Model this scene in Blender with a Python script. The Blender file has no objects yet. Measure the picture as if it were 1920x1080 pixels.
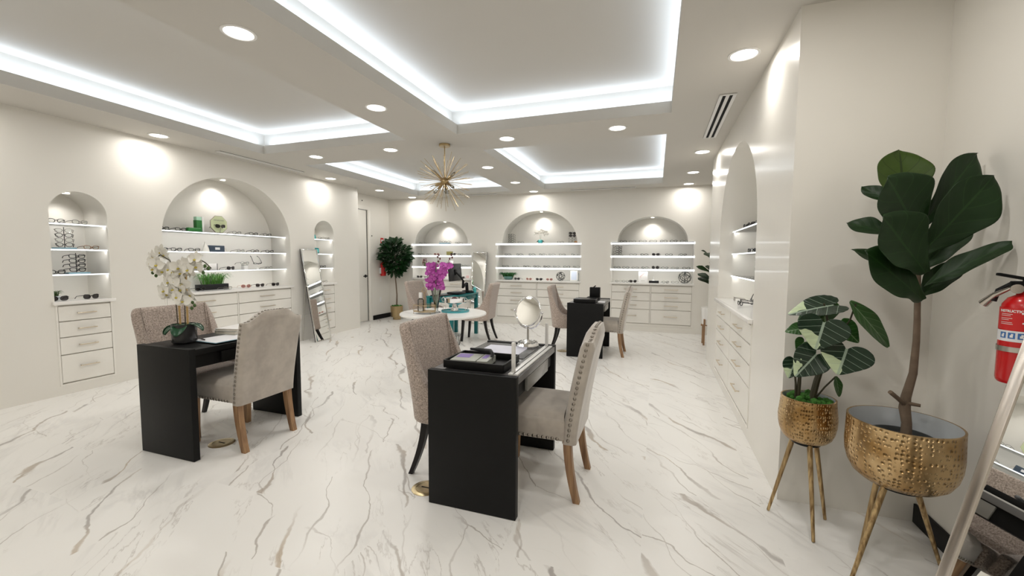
import bpy, bmesh, math, random
from mathutils import Vector, Matrix, Euler
from math import pi, sin, cos, radians as R
random.seed(7)
sc = bpy.context.scene
COL = sc.collection

# ------------------------------------------------------------------ camera
cam_d = bpy.data.cameras.new('camera'); cam = bpy.data.objects.new('camera', cam_d); COL.objects.link(cam)
cam_d.sensor_width = 36.0; cam_d.lens = 36.0*783.5/1920.0; cam_d.clip_start = .02
_r = Vector((0.94554, 0.32546, 0.00543)); _u = Vector((-0.02756, 0.06341, 0.99761)); _f = Vector((-0.32434, 0.94343, -0.06892))
m = Matrix((( _r.x, _u.x, -_f.x, 0), (_r.y, _u.y, -_f.y, 0), (_r.z, _u.z, -_f.z, 1.36), (0, 0, 0, 1)))
cam.matrix_world = m
sc.camera = cam
# ------------------------------------------------------------------ world, exposure
w = bpy.data.worlds.new('world'); sc.world = w; w.use_nodes = True
w.node_tree.nodes['Background'].inputs[0].default_value = (1, .98, .95, 1)
w.node_tree.nodes['Background'].inputs[1].default_value = .3
sc.view_settings.view_transform = 'Standard'; sc.view_settings.look = 'None'; sc.view_settings.gamma = 1
sc.view_settings.exposure = -0.10
try: sc.view_settings.use_curve_mapping = False
except Exception: pass
sc.cycles.max_bounces = 8; sc.cycles.diffuse_bounces = 5; sc.cycles.glossy_bounces = 4
sc.cycles.transmission_bounces = 6; sc.cycles.transparent_max_bounces = 12
sc.cycles.caustics_reflective = False; sc.cycles.caustics_refractive = False
sc.cycles.sample_clamp_indirect = 4.0
P_DOWN = 7.6; P_COVE = 2.5; P_NICHE = 3.2; P_SHELF = 1.1
WARM = (1, .965, .915); COOL = (.72, .84, 1.0); COOL2 = (1, .985, .95)
ZC = 2.70                     # soffit height
def lamp(name, kind, loc, energy, color, **k):
    d = bpy.data.lights.new(name, kind); d.energy = energy; d.color = color
    for a, b in k.items():
        if a != 'rot': setattr(d, a, b)
    o = bpy.data.objects.new(name, d); COL.objects.link(o); o.location = loc
    if 'rot' in k: o.rotation_euler = k['rot']
    return o
# downlights: (x, y)
DOWN = [(-2.395,1.92),(-2.395,3.22),(-5.23,3.19),(-3.14,4.49),(-4.30,4.49),(-5.23,5.77),(-5.20,7.05),(-5.10,8.06),
        (-1.61,4.48),(-.41,4.47),(-2.37,5.77),(-2.37,7.04),(-2.33,8.06),(.505,3.16),(.505,5.76),(.50,7.04),(.505,8.06),
        (-5.23,1.62),(-5.23,.1),(-2.395,.4),(-.4,.5),(-4.3,.6),(-.4,-.6),(.505,1.86),(.505,.56)]
for (x, y) in DOWN:
    at_wall = x < -5 or y > 8 or x > .4 and y > 2.6
    lamp('downlight_lamp', 'AREA', (x, y, ZC-.025), P_DOWN*(.62 if at_wall else 1), WARM, shape='DISK', size=.13)
# coffers: x0,x1,y0,y1 of the opening at the soffit
TRAYS = [(-2.07,.093,1.10,4.165),(-4.85,-2.71,1.10,4.175),(-4.85,-2.72,4.85,7.90),(-2.06,.072,4.845,7.88)]
LIP = .105; OFF = .11; ZT = ZC+.28
for (x0, x1, y0, y1) in TRAYS:
    cx, cy, o = (x0+x1)/2, (y0+y1)/2, OFF*.55
    for (lx, ly, sx, sy, rz) in ((cx, y0-o, x1-x0, .04, 0), (cx, y1+o, x1-x0, .04, 0), (x0-o, cy, .04, y1-y0, 0), (x1+o, cy, .04, y1-y0, 0)):
        l = lamp('cove_lamp', 'AREA', (lx, ly, ZC+LIP+.012), P_COVE*max(sx, sy), COOL, shape='RECTANGLE', size=sx, size_y=sy)
        l.rotation_euler = (pi, 0, 0)

# ------------------------------------------------------------------ mesh helpers
def NB(): return bmesh.new()
def box(bm, x0, x1, y0, y1, z0, z1, bev=0, seg=2, rot=None):
    r = bmesh.ops.create_cube(bm, size=1)
    vs = r['verts']
    for v in vs:
        v.co = Vector(((x0+x1)/2+v.co.x*(x1-x0), (y0+y1)/2+v.co.y*(y1-y0), (z0+z1)/2+v.co.z*(z1-z0)))
    if bev > 0:
        es = list({e for v in vs for e in v.link_edges})
        rr = bmesh.ops.bevel(bm, geom=es, offset=bev, segments=seg, profile=.5, affect='EDGES')
        vs = list({v for f in rr['faces'] for v in f.verts} | {v for v in vs if v.is_valid})
    if rot is not None:
        c = Vector(((x0+x1)/2, (y0+y1)/2, (z0+z1)/2))
        for v in vs: v.co = c + rot @ (v.co - c)
    return vs
def tube(bm, pts, r, seg=8, cap=True, closed=False):
    pts = [Vector(p) for p in pts]; n = len(pts)
    rs = r if isinstance(r, (list, tuple)) else [r]*n
    rings = []; up = None
    for i in range(n):
        if closed: t = pts[(i+1) % n]-pts[i-1]
        else: t = pts[min(i+1, n-1)]-pts[max(i-1, 0)]
        t.normalize()
        if up is None:
            a = Vector((0, 0, 1)) if abs(t.z) < .9 else Vector((1, 0, 0))
            up = t.cross(a).normalized()
        else:
            up = (up - t*up.dot(t))
            up = up.normalized() if up.length > 1e-6 else t.orthogonal().normalized()
        s = t.cross(up)
        rings.append([bm.verts.new(pts[i]+(up*cos(2*pi*k/seg)+s*sin(2*pi*k/seg))*rs[i]) for k in range(seg)])
    m_ = n if closed else n-1
    for i in range(m_):
        a, b = rings[i], rings[(i+1) % n]
        for k in range(seg):
            bm.faces.new((a[k], a[(k+1) % seg], b[(k+1) % seg], b[k]))
    if cap and not closed:
        bm.faces.new(rings[0][::-1]); bm.faces.new(rings[-1])
def lathe(bm, prof, seg=24, c=(0, 0, 0), sx=1, sy=1):
    c = Vector(c); rings = []
    for (r, z) in prof:
        if r < 1e-5: rings.append([bm.verts.new(c+Vector((0, 0, z)))])
        else: rings.append([bm.verts.new(c+Vector((r*sx*cos(2*pi*k/seg), r*sy*sin(2*pi*k/seg), z))) for k in range(seg)])
    for a, b in zip(rings, rings[1:]):
        for k in range(seg):
            q = [a[k % len(a)], a[(k+1) % len(a)] if len(a) > 1 else None, b[(k+1) % len(b)] if len(b) > 1 else None, b[k % len(b)]]
            q = [v for i, v in enumerate(q) if v is not None and v not in q[:i]]
            if len(q) > 2: bm.faces.new(q)
def sphere(bm, c, r, u=12, v=8, s=(1, 1, 1)):
    rr = bmesh.ops.create_uvsphere(bm, u_segments=u, v_segments=v, radius=r)
    for q in rr['verts']: q.co = Vector((q.co.x*s[0], q.co.y*s[1], q.co.z*s[2]))+Vector(c)
def prism(bm, pts, d0, d1, f):
    """pts 2D outline, f(a, b, d) -> 3D"""
    A = [bm.verts.new(f(a, b, d0)) for a, b in pts]; B = [bm.verts.new(f(a, b, d1)) for a, b in pts]
    n = len(pts)
    for i in range(n): bm.faces.new((A[i], A[(i+1) % n], B[(i+1) % n], B[i]))
    bm.faces.new(A[::-1]); bm.faces.new(B)
def quad(bm, *p): bm.faces.new([bm.verts.new(Vector(q)) for q in p])
def grid(bm, fn, nu, nv, uv=False):
    lay = bm.loops.layers.uv.verify() if uv else None
    V = [[bm.verts.new(Vector(fn(i/nu, j/nv))) for j in range(nv+1)] for i in range(nu+1)]
    for i in range(nu):
        for j in range(nv):
            f = bm.faces.new((V[i][j], V[i+1][j], V[i+1][j+1], V[i][j+1]))
            if uv:
                for l, (a, b) in zip(f.loops, ((i, j), (i+1, j), (i+1, j+1), (i, j+1))): l[lay].uv = (a/nu, b/nv)
    return V
def obj(name, bm, mat, parent=None, smooth=40, mods=(), loc=None, rot=None, **props):
    if smooth is not None: bmesh.ops.recalc_face_normals(bm, faces=bm.faces)
    me = bpy.data.meshes.new(name); bm.to_mesh(me); bm.free()
    me.materials.append(mat)
    if smooth:
        me.shade_smooth(); me.set_sharp_from_angle(angle=R(smooth))
    o = bpy.data.objects.new(name, me); COL.objects.link(o)
    if parent is not None: o.parent = parent
    if loc is not None: o.location = loc
    if rot is not None: o.rotation_euler = rot
    for md in mods:
        if md[0] == 'SOLID': q = o.modifiers.new('s', 'SOLIDIFY'); q.thickness = md[1]; q.offset = md[2]
        if md[0] == 'SUB': q = o.modifiers.new('d', 'SUBSURF'); q.levels = q.render_levels = md[1]
        if md[0] == 'BEV': q = o.modifiers.new('b', 'BEVEL'); q.width = md[1]; q.segments = md[2]; q.limit_method = 'ANGLE'
    for k, v in props.items(): o[k] = v
    return o
def tag(o, label=None, cat=None, group=None, kind=None):
    if label: o['label'] = label
    if cat: o['category'] = cat
    if group: o['group'] = group
    if kind: o['kind'] = kind
    return o
def thing(name, label, cat, loc=(0, 0, 0), rz=0, group=None):
    o = bpy.data.objects.new(name, None); COL.objects.link(o); o.empty_display_size = .05
    o.location = loc; o.rotation_euler = (0, 0, rz)
    return tag(o, label, cat, group)
def copy_tree(o, parent=None, loc=None, rot=None, label=None, group=None):
    c = o.copy(); COL.objects.link(c); c.parent = parent
    if loc is not None: c.location = loc
    if rot is not None: c.rotation_euler = rot
    if label: c['label'] = label
    if group: c['group'] = group
    for ch in list(o.children): copy_tree(ch, c)
    return c
def text_mesh(s, size, bold=0, ext=0):
    d = bpy.data.curves.new('lettering', 'FONT'); d.body = s; d.size = size; d.align_x = 'CENTER'; d.align_y = 'CENTER'; d.offset = bold; d.extrude = ext
    o = bpy.data.objects.new('lettering', d); COL.objects.link(o); bpy.context.view_layer.update()
    me = bpy.data.meshes.new_from_object(o.evaluated_get(bpy.context.evaluated_depsgraph_get()))
    bpy.data.objects.remove(o); bpy.data.curves.remove(d); me.materials.clear(); return me
def lettering(s, size, mt, parent, loc, rot=(pi/2, 0, 0), bold=0):
    me = text_mesh(s, size, bold, .0004); me.materials.append(mt)
    o = bpy.data.objects.new('lettering', me); COL.objects.link(o); o.parent = parent; o.location = loc; o.rotation_euler = rot
    return o

# ------------------------------------------------------------------ materials
def mk(name):
    mt = bpy.data.materials.new(name); mt.use_nodes = True
    nt = mt.node_tree; return mt, nt, nt.nodes['Principled BSDF']
def N(nt, t, **k):
    n = nt.nodes.new(t)
    for a, b in k.items():
        if a.startswith('i_'): n.inputs[int(a[2:])].default_value = b
        else: setattr(n, a, b)
    return n
def L(nt, a, b): nt.links.new(a, b)
def mat(name, c, rough=.5, metal=0, var=0, vscale=8, bump=0, bscale=60, bdist=.002, coat=0, sheen=0, emit=0, alpha=1, trans=0, ior=1.45, detail=4):
    mt, nt, b = mk(name)
    b.inputs['Base Color'].default_value = (*c, 1); b.inputs['Roughness'].default_value = rough; b.inputs['Metallic'].default_value = metal
    b.inputs['Coat Weight'].default_value = coat; b.inputs['Sheen Weight'].default_value = sheen; b.inputs['IOR'].default_value = ior
    b.inputs['Transmission Weight'].default_value = trans; b.inputs['Alpha'].default_value = alpha
    tc = N(nt, 'ShaderNodeTexCoord')
    if name.startswith('black'): b.inputs['Specular IOR Level'].default_value = .25
    if emit:
        b.inputs['Emission Color'].default_value = (*c, 1); b.inputs['Emission Strength'].default_value = emit
    no = N(nt, 'ShaderNodeTexNoise'); no.inputs['Scale'].default_value = vscale; no.inputs['Detail'].default_value = detail
    L(nt, tc.outputs['Object'], no.inputs['Vector'])
    mx = N(nt, 'ShaderNodeMix', data_type='RGBA')
    mx.inputs[6].default_value = (*[q*(1-var) for q in c], 1); mx.inputs[7].default_value = (*[min(1, q*(1+var)) for q in c], 1)
    L(nt, no.outputs['Fac'], mx.inputs[0]); L(nt, mx.outputs[2], b.inputs['Base Color'])
    if bump:
        n2 = N(nt, 'ShaderNodeTexNoise'); n2.inputs['Scale'].default_value = bscale; n2.inputs['Detail'].default_value = 3
        L(nt, tc.outputs['Object'], n2.inputs['Vector'])
        bp = N(nt, 'ShaderNodeBump'); bp.inputs['Strength'].default_value = bump; bp.inputs['Distance'].default_value = bdist
        L(nt, n2.outputs['Fac'], bp.inputs['Height']); L(nt, bp.outputs['Normal'], b.inputs['Normal'])
    return mt
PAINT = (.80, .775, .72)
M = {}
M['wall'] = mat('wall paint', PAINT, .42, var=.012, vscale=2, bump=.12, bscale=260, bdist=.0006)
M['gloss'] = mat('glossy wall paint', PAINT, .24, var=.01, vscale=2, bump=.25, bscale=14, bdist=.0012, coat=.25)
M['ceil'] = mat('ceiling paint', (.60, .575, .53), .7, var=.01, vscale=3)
M['cab'] = mat('white lacquer', (.84, .815, .76), .35, var=.01)
M['quartz'] = mat('white quartz', (.86, .84, .81), .15, var=.04, vscale=7, detail=8)
M['black'] = mat('black laminate', (.004, .004, .004), .5, var=.2, vscale=30, bump=.05, bscale=400, bdist=.0004)
M['deskgrey'] = mat('grey desk leather', (.13, .127, .127), .25, var=.1, bump=.1, bscale=300, bdist=.0004)  # grey leather, lifted: the reflection on the desktops is put into the colour
M['drawergrey'] = mat('drawer front painted reflection', (.20, .195, .18), .22, var=.05)  # black drawer front greyed, the light it reflects is painted in
M['blackwood'] = mat('black lacquered leg', (.012, .010, .010), .3, var=.2)
M['blackmetal'] = mat('black metal', (.012, .012, .012), .35, metal=.3)
M['blackplastic'] = mat('black plastic', (.014, .014, .015), .3)
M['chrome'] = mat('chrome', (.85, .85, .86), .06, metal=1)
M['steel'] = mat('brushed steel', (.62, .60, .56), .28, metal=1, var=.1, vscale=40)
M['nickel'] = mat('champagne handle', (.72, .63, .50), .3, metal=1)
M['nail'] = mat('pewter nailhead', (.30, .27, .235), .3, metal=1)
M['gold'] = mat('brushed gold', (.44, .33, .18), .33, metal=1, var=.08, vscale=20)
M['mirror'] = mat('mirror glass', (.93, .94, .93), .01, metal=1)
M['bevel'] = mat('bevelled mirror edge', (.80, .79, .76), .08, metal=1)
M['frame'] = mat('satin metal frame', (.55, .50, .45), .25, metal=1, var=.1)
M['moss'] = mat('green moss', (.045, .16, .02), .9, var=.6, vscale=40, bump=1, bscale=80, bdist=.01)
M['soil'] = mat('dark soil', (.035, .028, .022), .9, var=.5, vscale=50, bump=1, bscale=90, bdist=.004)
M['trunk'] = mat('bark', (.16, .115, .08), .8, var=.4, vscale=25, bump=.8, bscale=45, bdist=.004)
M['stem'] = mat('dark stem', (.045, .04, .02), .6, var=.3)
M['greenstem'] = mat('green stem', (.07, .16, .03), .5, var=.3)
M['zinc'] = mat('grey enamel inside', (.60, .63, .65), .45, var=.06, bump=.4, bscale=40, bdist=.003)
M['teal'] = mat('teal lacquer', (.0, .14, .145), .3, var=.06)
M['tealtray'] = mat('turquoise tray', (.06, .36, .40), .35, var=.1)
M['tealpot'] = mat('turquoise ceramic', (.10, .55, .55), .3, var=.1)
M['white'] = mat('white gloss', (.86, .85, .83), .2)
M['paper'] = mat('white paper', (.78, .78, .80), .6, var=.03)
M['card'] = mat('white card', (.82, .80, .78), .5)
M['red'] = mat('red enamel', (.56, .008, .010), .25, coat=.4)
M['label'] = mat('white label', (.80, .80, .82), .45)
M['redlabel'] = mat('red label', (.62, .02, .02), .4)
M['blueink'] = mat('blue ink', (.05, .16, .42), .5)
M['whiteink'] = mat('white ink', (.85, .83, .80), .5)
M['greyink'] = mat('grey ink', (.25, .27, .22), .5)
M['petalw'] = mat('white petal', (.82, .80, .74), .5, var=.04, vscale=20)
M['petalp'] = mat('magenta petal', (.50, .09, .42), .5, var=.35, vscale=25)
M['yellow'] = mat('yellow throat', (.55, .45, .08), .6)
M['darkred'] = mat('dark berry', (.10, .02, .018), .5)
M['bud'] = mat('green bud', (.05, .10, .02), .5)
M['bamboo'] = mat('bamboo cane', (.50, .33, .13), .5, var=.25, vscale=15)
M['oak'] = None
M['greencase'] = mat('green leather case', (.02, .17, .03), .5)
M['mint'] = mat('pale mint card', (.50, .80, .62), .5)
M['octsign'] = mat('pale green sign', (.62, .68, .42), .45)
M['navy'] = mat('navy leather', (.035, .055, .085), .5)
M['bluegrey'] = mat('blue grey acrylic', (.20, .36, .44), .3)
M['goldbox'] = mat('olive gold box', (.30, .27, .09), .45)
M['pink'] = mat('pink picture', (.72, .50, .48), .5)
M['orange'] = mat('orange tan case', (.75, .36, .12), .4)
M['purple'] = mat('purple print', (.20, .13, .38), .5)
M['greyprint'] = mat('grey green print', (.36, .37, .33), .5, var=.2)
M['palepic'] = mat('pale lavender print', (.66, .66, .76), .45, var=.1, vscale=10)
M['bookwhite'] = mat('cream page block', (.62, .58, .50), .6)
M['brass'] = mat('brass floor plate', (.52, .42, .25), .3, metal=1, var=.15, vscale=30)
M['glow'] = mat('lamp diffuser', (1, .96, .90), .5, emit=9)
M['shelfglow'] = mat('led shelf edge', (.93, .97, 1), .4, emit=1.7)
M['shelf'] = mat('frosted acrylic shelf', (.85, .87, .86), .3)
M['can'] = mat('white can ring', (.85, .84, .82), .4)
M['dark'] = mat('dark void', (.004, .004, .004), .9)  # near-black in place of the shade inside gaps and slots
M['darkzinc'] = mat('dark grey tin', (.10, .11, .11), .3, metal=.6)
M['darkpot'] = mat('dark grey glazed pot', (.022, .022, .023), .12, var=.4, vscale=12)
M['alu'] = mat('white aluminium', (.74, .73, .71), .35, metal=.25)
M['amber'] = mat('amber bulb', (.9, .75, .5), .1, alpha=.5)
M['skin'] = mat('dark screen', (.05, .05, .06), .2)  # plain dark screen colour, no emission

def glassy(name, tint, k=.12, rough=.02):
    mt, nt, b = mk(name); nt.nodes.remove(b)
    t = N(nt, 'ShaderNodeBsdfTransparent'); t.inputs[0].default_value = (*tint, 1)
    g = N(nt, 'ShaderNodeBsdfGlossy'); g.inputs['Roughness'].default_value = rough
    lw = N(nt, 'ShaderNodeFresnel'); lw.inputs[0].default_value = 1.5
    mp = N(nt, 'ShaderNodeMath', operation='ADD'); mp.inputs[1].default_value = k; L(nt, lw.outputs[0], mp.inputs[0])
    mx = N(nt, 'ShaderNodeMixShader'); L(nt, mp.outputs[0], mx.inputs[0]); L(nt, t.outputs[0], mx.inputs[1]); L(nt, g.outputs[0], mx.inputs[2])
    L(nt, mx.outputs[0], nt.nodes['Material Output'].inputs[0]); return mt
M['glass'] = glassy('clear glass', (.94, .95, .94), .05)
M['acryl'] = glassy('clear acrylic', (.97, .98, .98), .04)
M['lensclear'] = glassy('clear lens', (.93, .95, .95), .05)
M['lensdark'] = glassy('dark sun lens', (.035, .03, .035), .04)
M['lenspink'] = glassy('rose sun lens', (.35, .16, .15), .05)
M['smoke'] = glassy('smoked glass pot', (.10, .10, .10), .06)

def fabric(name, c1, c2, scale, bscale, bdist, rough=.85, sheen=.3):
    mt, nt, b = mk(name); tc = N(nt, 'ShaderNodeTexCoord')
    a = N(nt, 'ShaderNodeTexNoise'); a.inputs['Scale'].default_value = scale; a.inputs['Detail'].default_value = 3; a.inputs['Roughness'].default_value = .7
    L(nt, tc.outputs['Object'], a.inputs['Vector'])
    cr = N(nt, 'ShaderNodeValToRGB'); cr.color_ramp.elements[0].position = .35; cr.color_ramp.elements[1].position = .65
    cr.color_ramp.elements[0].color = (*c1, 1); cr.color_ramp.elements[1].color = (*c2, 1)
    L(nt, a.outputs['Fac'], cr.inputs[0]); L(nt, cr.outputs[0], b.inputs['Base Color'])
    v = N(nt, 'ShaderNodeTexNoise'); v.inputs['Scale'].default_value = bscale; v.inputs['Detail'].default_value = 2; L(nt, tc.outputs['Object'], v.inputs['Vector'])
    bp = N(nt, 'ShaderNodeBump'); bp.inputs['Strength'].default_value = .8; bp.inputs['Distance'].default_value = bdist
    L(nt, v.outputs['Fac'], bp.inputs['Height']); L(nt, bp.outputs['Normal'], b.inputs['Normal'])
    b.inputs['Roughness'].default_value = rough; b.inputs['Sheen Weight'].default_value = sheen
    return mt
M['boucle'] = fabric('mauve brown boucle', (.21, .165, .135), (.60, .495, .43), 120, 150, .004)
M['velvet'] = fabric('light greige velvet', (.37, .325, .28), (.48, .43, .37), 6, 320, .0008, rough=.7, sheen=.5)

def wood():
    mt, nt, b = mk('oak wood'); tc = N(nt, 'ShaderNodeTexCoord'); mp = N(nt, 'ShaderNodeMapping'); mp.inputs['Scale'].default_value = (30, 30, 2.5)
    L(nt, tc.outputs['Object'], mp.inputs[0]); n = N(nt, 'ShaderNodeTexNoise'); n.inputs['Scale'].default_value = 1.5; n.inputs['Detail'].default_value = 5; L(nt, mp.outputs[0], n.inputs['Vector'])
    cr = N(nt, 'ShaderNodeValToRGB'); cr.color_ramp.elements[0].color = (.17, .085, .04, 1); cr.color_ramp.elements[1].color = (.40, .24, .12, 1)
    cr.color_ramp.elements[0].position = .3; cr.color_ramp.elements[1].position = .7
    L(nt, n.outputs['Fac'], cr.inputs[0]); L(nt, cr.outputs[0], b.inputs['Base Color']); b.inputs['Roughness'].default_value = .5
    return mt
M['oak'] = wood()
def goldleg():
    mt, nt, b = mk('antique gold leg'); tc = N(nt, 'ShaderNodeTexCoord'); mp = N(nt, 'ShaderNodeMapping'); mp.inputs['Scale'].default_value = (60, 60, 4)
    L(nt, tc.outputs['Object'], mp.inputs[0]); n = N(nt, 'ShaderNodeTexNoise'); n.inputs['Scale'].default_value = 1.5; n.inputs['Detail'].default_value = 5; L(nt, mp.outputs[0], n.inputs['Vector'])
    cr = N(nt, 'ShaderNodeValToRGB'); cr.color_ramp.elements[0].color = (.16, .09, .035, 1); cr.color_ramp.elements[1].color = (.62, .45, .23, 1)
    cr.color_ramp.elements[0].position = .3; cr.color_ramp.elements[1].position = .68
    L(nt, n.outputs['Fac'], cr.inputs[0]); L(nt, cr.outputs[0], b.inputs['Base Color']); b.inputs['Roughness'].default_value = .38; b.inputs['Metallic'].default_value = .7
    return mt
M['goldleg'] = goldleg()
def hammered():
    mt, nt, b = mk('hammered brass'); tc = N(nt, 'ShaderNodeTexCoord')
    # cylindrical coordinates so the dimples sit in rows round the bowl
    sp = N(nt, 'ShaderNodeSeparateXYZ'); L(nt, tc.outputs['Object'], sp.inputs[0])
    at = N(nt, 'ShaderNodeMath', operation='ARCTAN2'); L(nt, sp.outputs['Y'], at.inputs[0]); L(nt, sp.outputs['X'], at.inputs[1])
    ml = N(nt, 'ShaderNodeMath', operation='MULTIPLY'); ml.inputs[1].default_value = 11.0; L(nt, at.outputs[0], ml.inputs[0])
    mz = N(nt, 'ShaderNodeMath', operation='MULTIPLY'); mz.inputs[1].default_value = 55.0; L(nt, sp.outputs['Z'], mz.inputs[0])
    cb = N(nt, 'ShaderNodeCombineXYZ'); L(nt, ml.outputs[0], cb.inputs[0]); L(nt, mz.outputs[0], cb.inputs[1])
    v = N(nt, 'ShaderNodeTexVoronoi'); v.inputs['Scale'].default_value = 1; v.inputs['Randomness'].default_value = .45; L(nt, cb.outputs[0], v.inputs['Vector'])
    mr = N(nt, 'ShaderNodeMapRange'); mr.inputs[1].default_value = .08; mr.inputs[2].default_value = .42; L(nt, v.outputs['Distance'], mr.inputs[0])
    bp = N(nt, 'ShaderNodeBump'); bp.inputs['Strength'].default_value = 1.0; bp.inputs['Distance'].default_value = .006
    L(nt, mr.outputs[0], bp.inputs['Height']); L(nt, bp.outputs['Normal'], b.inputs['Normal'])
    n = N(nt, 'ShaderNodeTexNoise'); n.inputs['Scale'].default_value = 7; n.inputs['Detail'].default_value = 3; L(nt, tc.outputs['Object'], n.inputs['Vector'])
    cr = N(nt, 'ShaderNodeValToRGB'); cr.color_ramp.elements[0].color = (.34, .20, .075, 1); cr.color_ramp.elements[1].color = (.60, .43, .23, 1)
    cr.color_ramp.elements[0].position = .35; cr.color_ramp.elements[1].position = .6
    L(nt, n.outputs['Fac'], cr.inputs[0])
    pit = N(nt, 'ShaderNodeMapRange'); pit.inputs[1].default_value = .16; pit.inputs[2].default_value = .26; L(nt, v.outputs['Distance'], pit.inputs[0])
    mp_ = N(nt, 'ShaderNodeMix', data_type='RGBA'); mp_.inputs[6].default_value = (.24, .135, .045, 1); L(nt, pit.outputs[0], mp_.inputs[0]); L(nt, cr.outputs[0], mp_.inputs[7]); L(nt, mp_.outputs[2], b.inputs['Base Color'])
    b.inputs['Metallic'].default_value = 1; b.inputs['Roughness'].default_value = .27
    return mt
M['hammer'] = hammered()

def marble():
    mt, nt, b = mk('white marble tile'); tc = N(nt, 'ShaderNodeTexCoord')
    S = tc.outputs['Object']
    sp = N(nt, 'ShaderNodeSeparateXYZ'); L(nt, S, sp.inputs[0])
    def MA(op, a, b_=None, c_=None):
        n = N(nt, 'ShaderNodeMath', operation=op)
        for i, q in enumerate((a, b_, c_)):
            if q is None: continue
            if isinstance(q, (int, float)): n.inputs[i].default_value = q
            else: L(nt, q, n.inputs[i])
        return n.outputs[0]
    # tile ids: .615 wide (x), 1.23 long (y), running bond
    tx = MA('DIVIDE', MA('ADD', sp.outputs['X'], 10.485), .615); ix = MA('FLOOR', tx)
    ty = MA('DIVIDE', MA('ADD', MA('ADD', sp.outputs['Y'], 10.16), MA('MULTIPLY', ix, .41)), 1.23); iy = MA('FLOOR', ty)
    fx = MA('FRACT', tx); fy = MA('FRACT', ty)
    ex = MA('MULTIPLY', MA('MINIMUM', fx, MA('SUBTRACT', 1, fx)), .615); ey = MA('MULTIPLY', MA('MINIMUM', fy, MA('SUBTRACT', 1, fy)), 1.23)
    ed = MA('MINIMUM', ex, ey); grout = MA('LESS_THAN', ed, .0016)
    cb = N(nt, 'ShaderNodeCombineXYZ'); L(nt, ix, cb.inputs[0]); L(nt, iy, cb.inputs[1])
    wn = N(nt, 'ShaderNodeTexWhiteNoise'); wn.noise_dimensions = '2D'; L(nt, cb.outputs[0], wn.inputs['Vector'])
    off = N(nt, 'ShaderNodeVectorMath', operation='SCALE'); off.inputs['Scale'].default_value = 1.6; L(nt, wn.outputs['Color'], off.inputs[0])
    ad = N(nt, 'ShaderNodeVectorMath', operation='ADD'); L(nt, S, ad.inputs[0]); L(nt, off.outputs[0], ad.inputs[1])
    def ridge(ang, sc_, scale, det, dist, width, seed, lo, hi):
        m0_ = N(nt, 'ShaderNodeMapping'); m0_.inputs['Rotation'].default_value = (0, 0, ang); L(nt, ad.outputs[0], m0_.inputs[0])
        mp = N(nt, 'ShaderNodeMapping'); mp.inputs['Scale'].default_value = sc_; mp.inputs['Location'].default_value = (seed, seed*2, 0)
        L(nt, m0_.outputs[0], mp.inputs[0])
        n = N(nt, 'ShaderNodeTexNoise'); n.inputs['Scale'].default_value = scale; n.inputs['Detail'].default_value = det; n.inputs['Distortion'].default_value = dist; n.inputs['Roughness'].default_value = .6
        L(nt, mp.outputs[0], n.inputs['Vector'])
        a = MA('ABSOLUTE', MA('SUBTRACT', n.outputs['Fac'], .5))
        mr = N(nt, 'ShaderNodeMapRange'); mr.inputs[1].default_value = width; mr.inputs[2].default_value = 0; L(nt, a, mr.inputs[0])
        k = N(nt, 'ShaderNodeTexNoise'); k.inputs['Scale'].default_value = scale*1.1; k.inputs['Detail'].default_value = 2
        mp2 = N(nt, 'ShaderNodeMapping'); mp2.inputs['Location'].default_value = (seed+5, 3, 2); L(nt, ad.outputs[0], mp2.inputs[0]); L(nt, mp2.outputs[0], k.inputs['Vector'])
        m2 = N(nt, 'ShaderNodeMapRange'); m2.inputs[1].default_value = lo; m2.inputs[2].default_value = hi; L(nt, k.outputs['Fac'], m2.inputs[0])
        return MA('MULTIPLY', mr.outputs[0], m2.outputs[0])
    def lines(ang, freq, a1, s1, a2, s2, w0, w1, seed, lo, hi):
        """long meandering veins: level lines of a warped coordinate, their width in metres varied by noise"""
        m0_ = N(nt, 'ShaderNodeMapping'); m0_.inputs['Rotation'].default_value = (0, 0, ang); m0_.inputs['Location'].default_value = (seed, seed*1.7, 0); L(nt, ad.outputs[0], m0_.inputs[0])
        q = N(nt, 'ShaderNodeSeparateXYZ'); L(nt, m0_.outputs[0], q.inputs[0])
        def NZ(sc_, det, st=(1, 1, 1), dz=0):
            mp = N(nt, 'ShaderNodeMapping'); mp.inputs['Scale'].default_value = st; mp.inputs['Location'].default_value = (0, 0, seed+dz); L(nt, m0_.outputs[0], mp.inputs[0])
            n = N(nt, 'ShaderNodeTexNoise'); n.inputs['Scale'].default_value = sc_; n.inputs['Detail'].default_value = det; L(nt, mp.outputs[0], n.inputs['Vector']); return n.outputs['Fac']
        warp = MA('ADD', MA('MULTIPLY', MA('SUBTRACT', NZ(s1, 2), .5), a1), MA('MULTIPLY', MA('SUBTRACT', NZ(s2, 4, (.7, 1, 1), 3), .5), a2))
        t_ = MA('MULTIPLY', MA('ADD', q.outputs['Y'], warp), freq)
        d_ = MA('DIVIDE', MA('ABSOLUTE', MA('SUBTRACT', MA('FRACT', t_), .5)), freq)
        wn_ = NZ(4.5, 3, (.6, 1, 1), 7); w_ = MA('ADD', w0, MA('MULTIPLY', MA('POWER', wn_, 3), w1))
        core = MA('SUBTRACT', 1, MA('MINIMUM', 1, MA('DIVIDE', d_, w_)))
        m2 = N(nt, 'ShaderNodeMapRange'); m2.inputs[1].default_value = lo; m2.inputs[2].default_value = hi; L(nt, NZ(1.6, 2, (.45, 1.5, 1), 11), m2.inputs[0])
        return MA('MULTIPLY', MA('MINIMUM', 1, MA('MULTIPLY', core, 1.7)), m2.outputs[0])
    A = R(-128)
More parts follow.
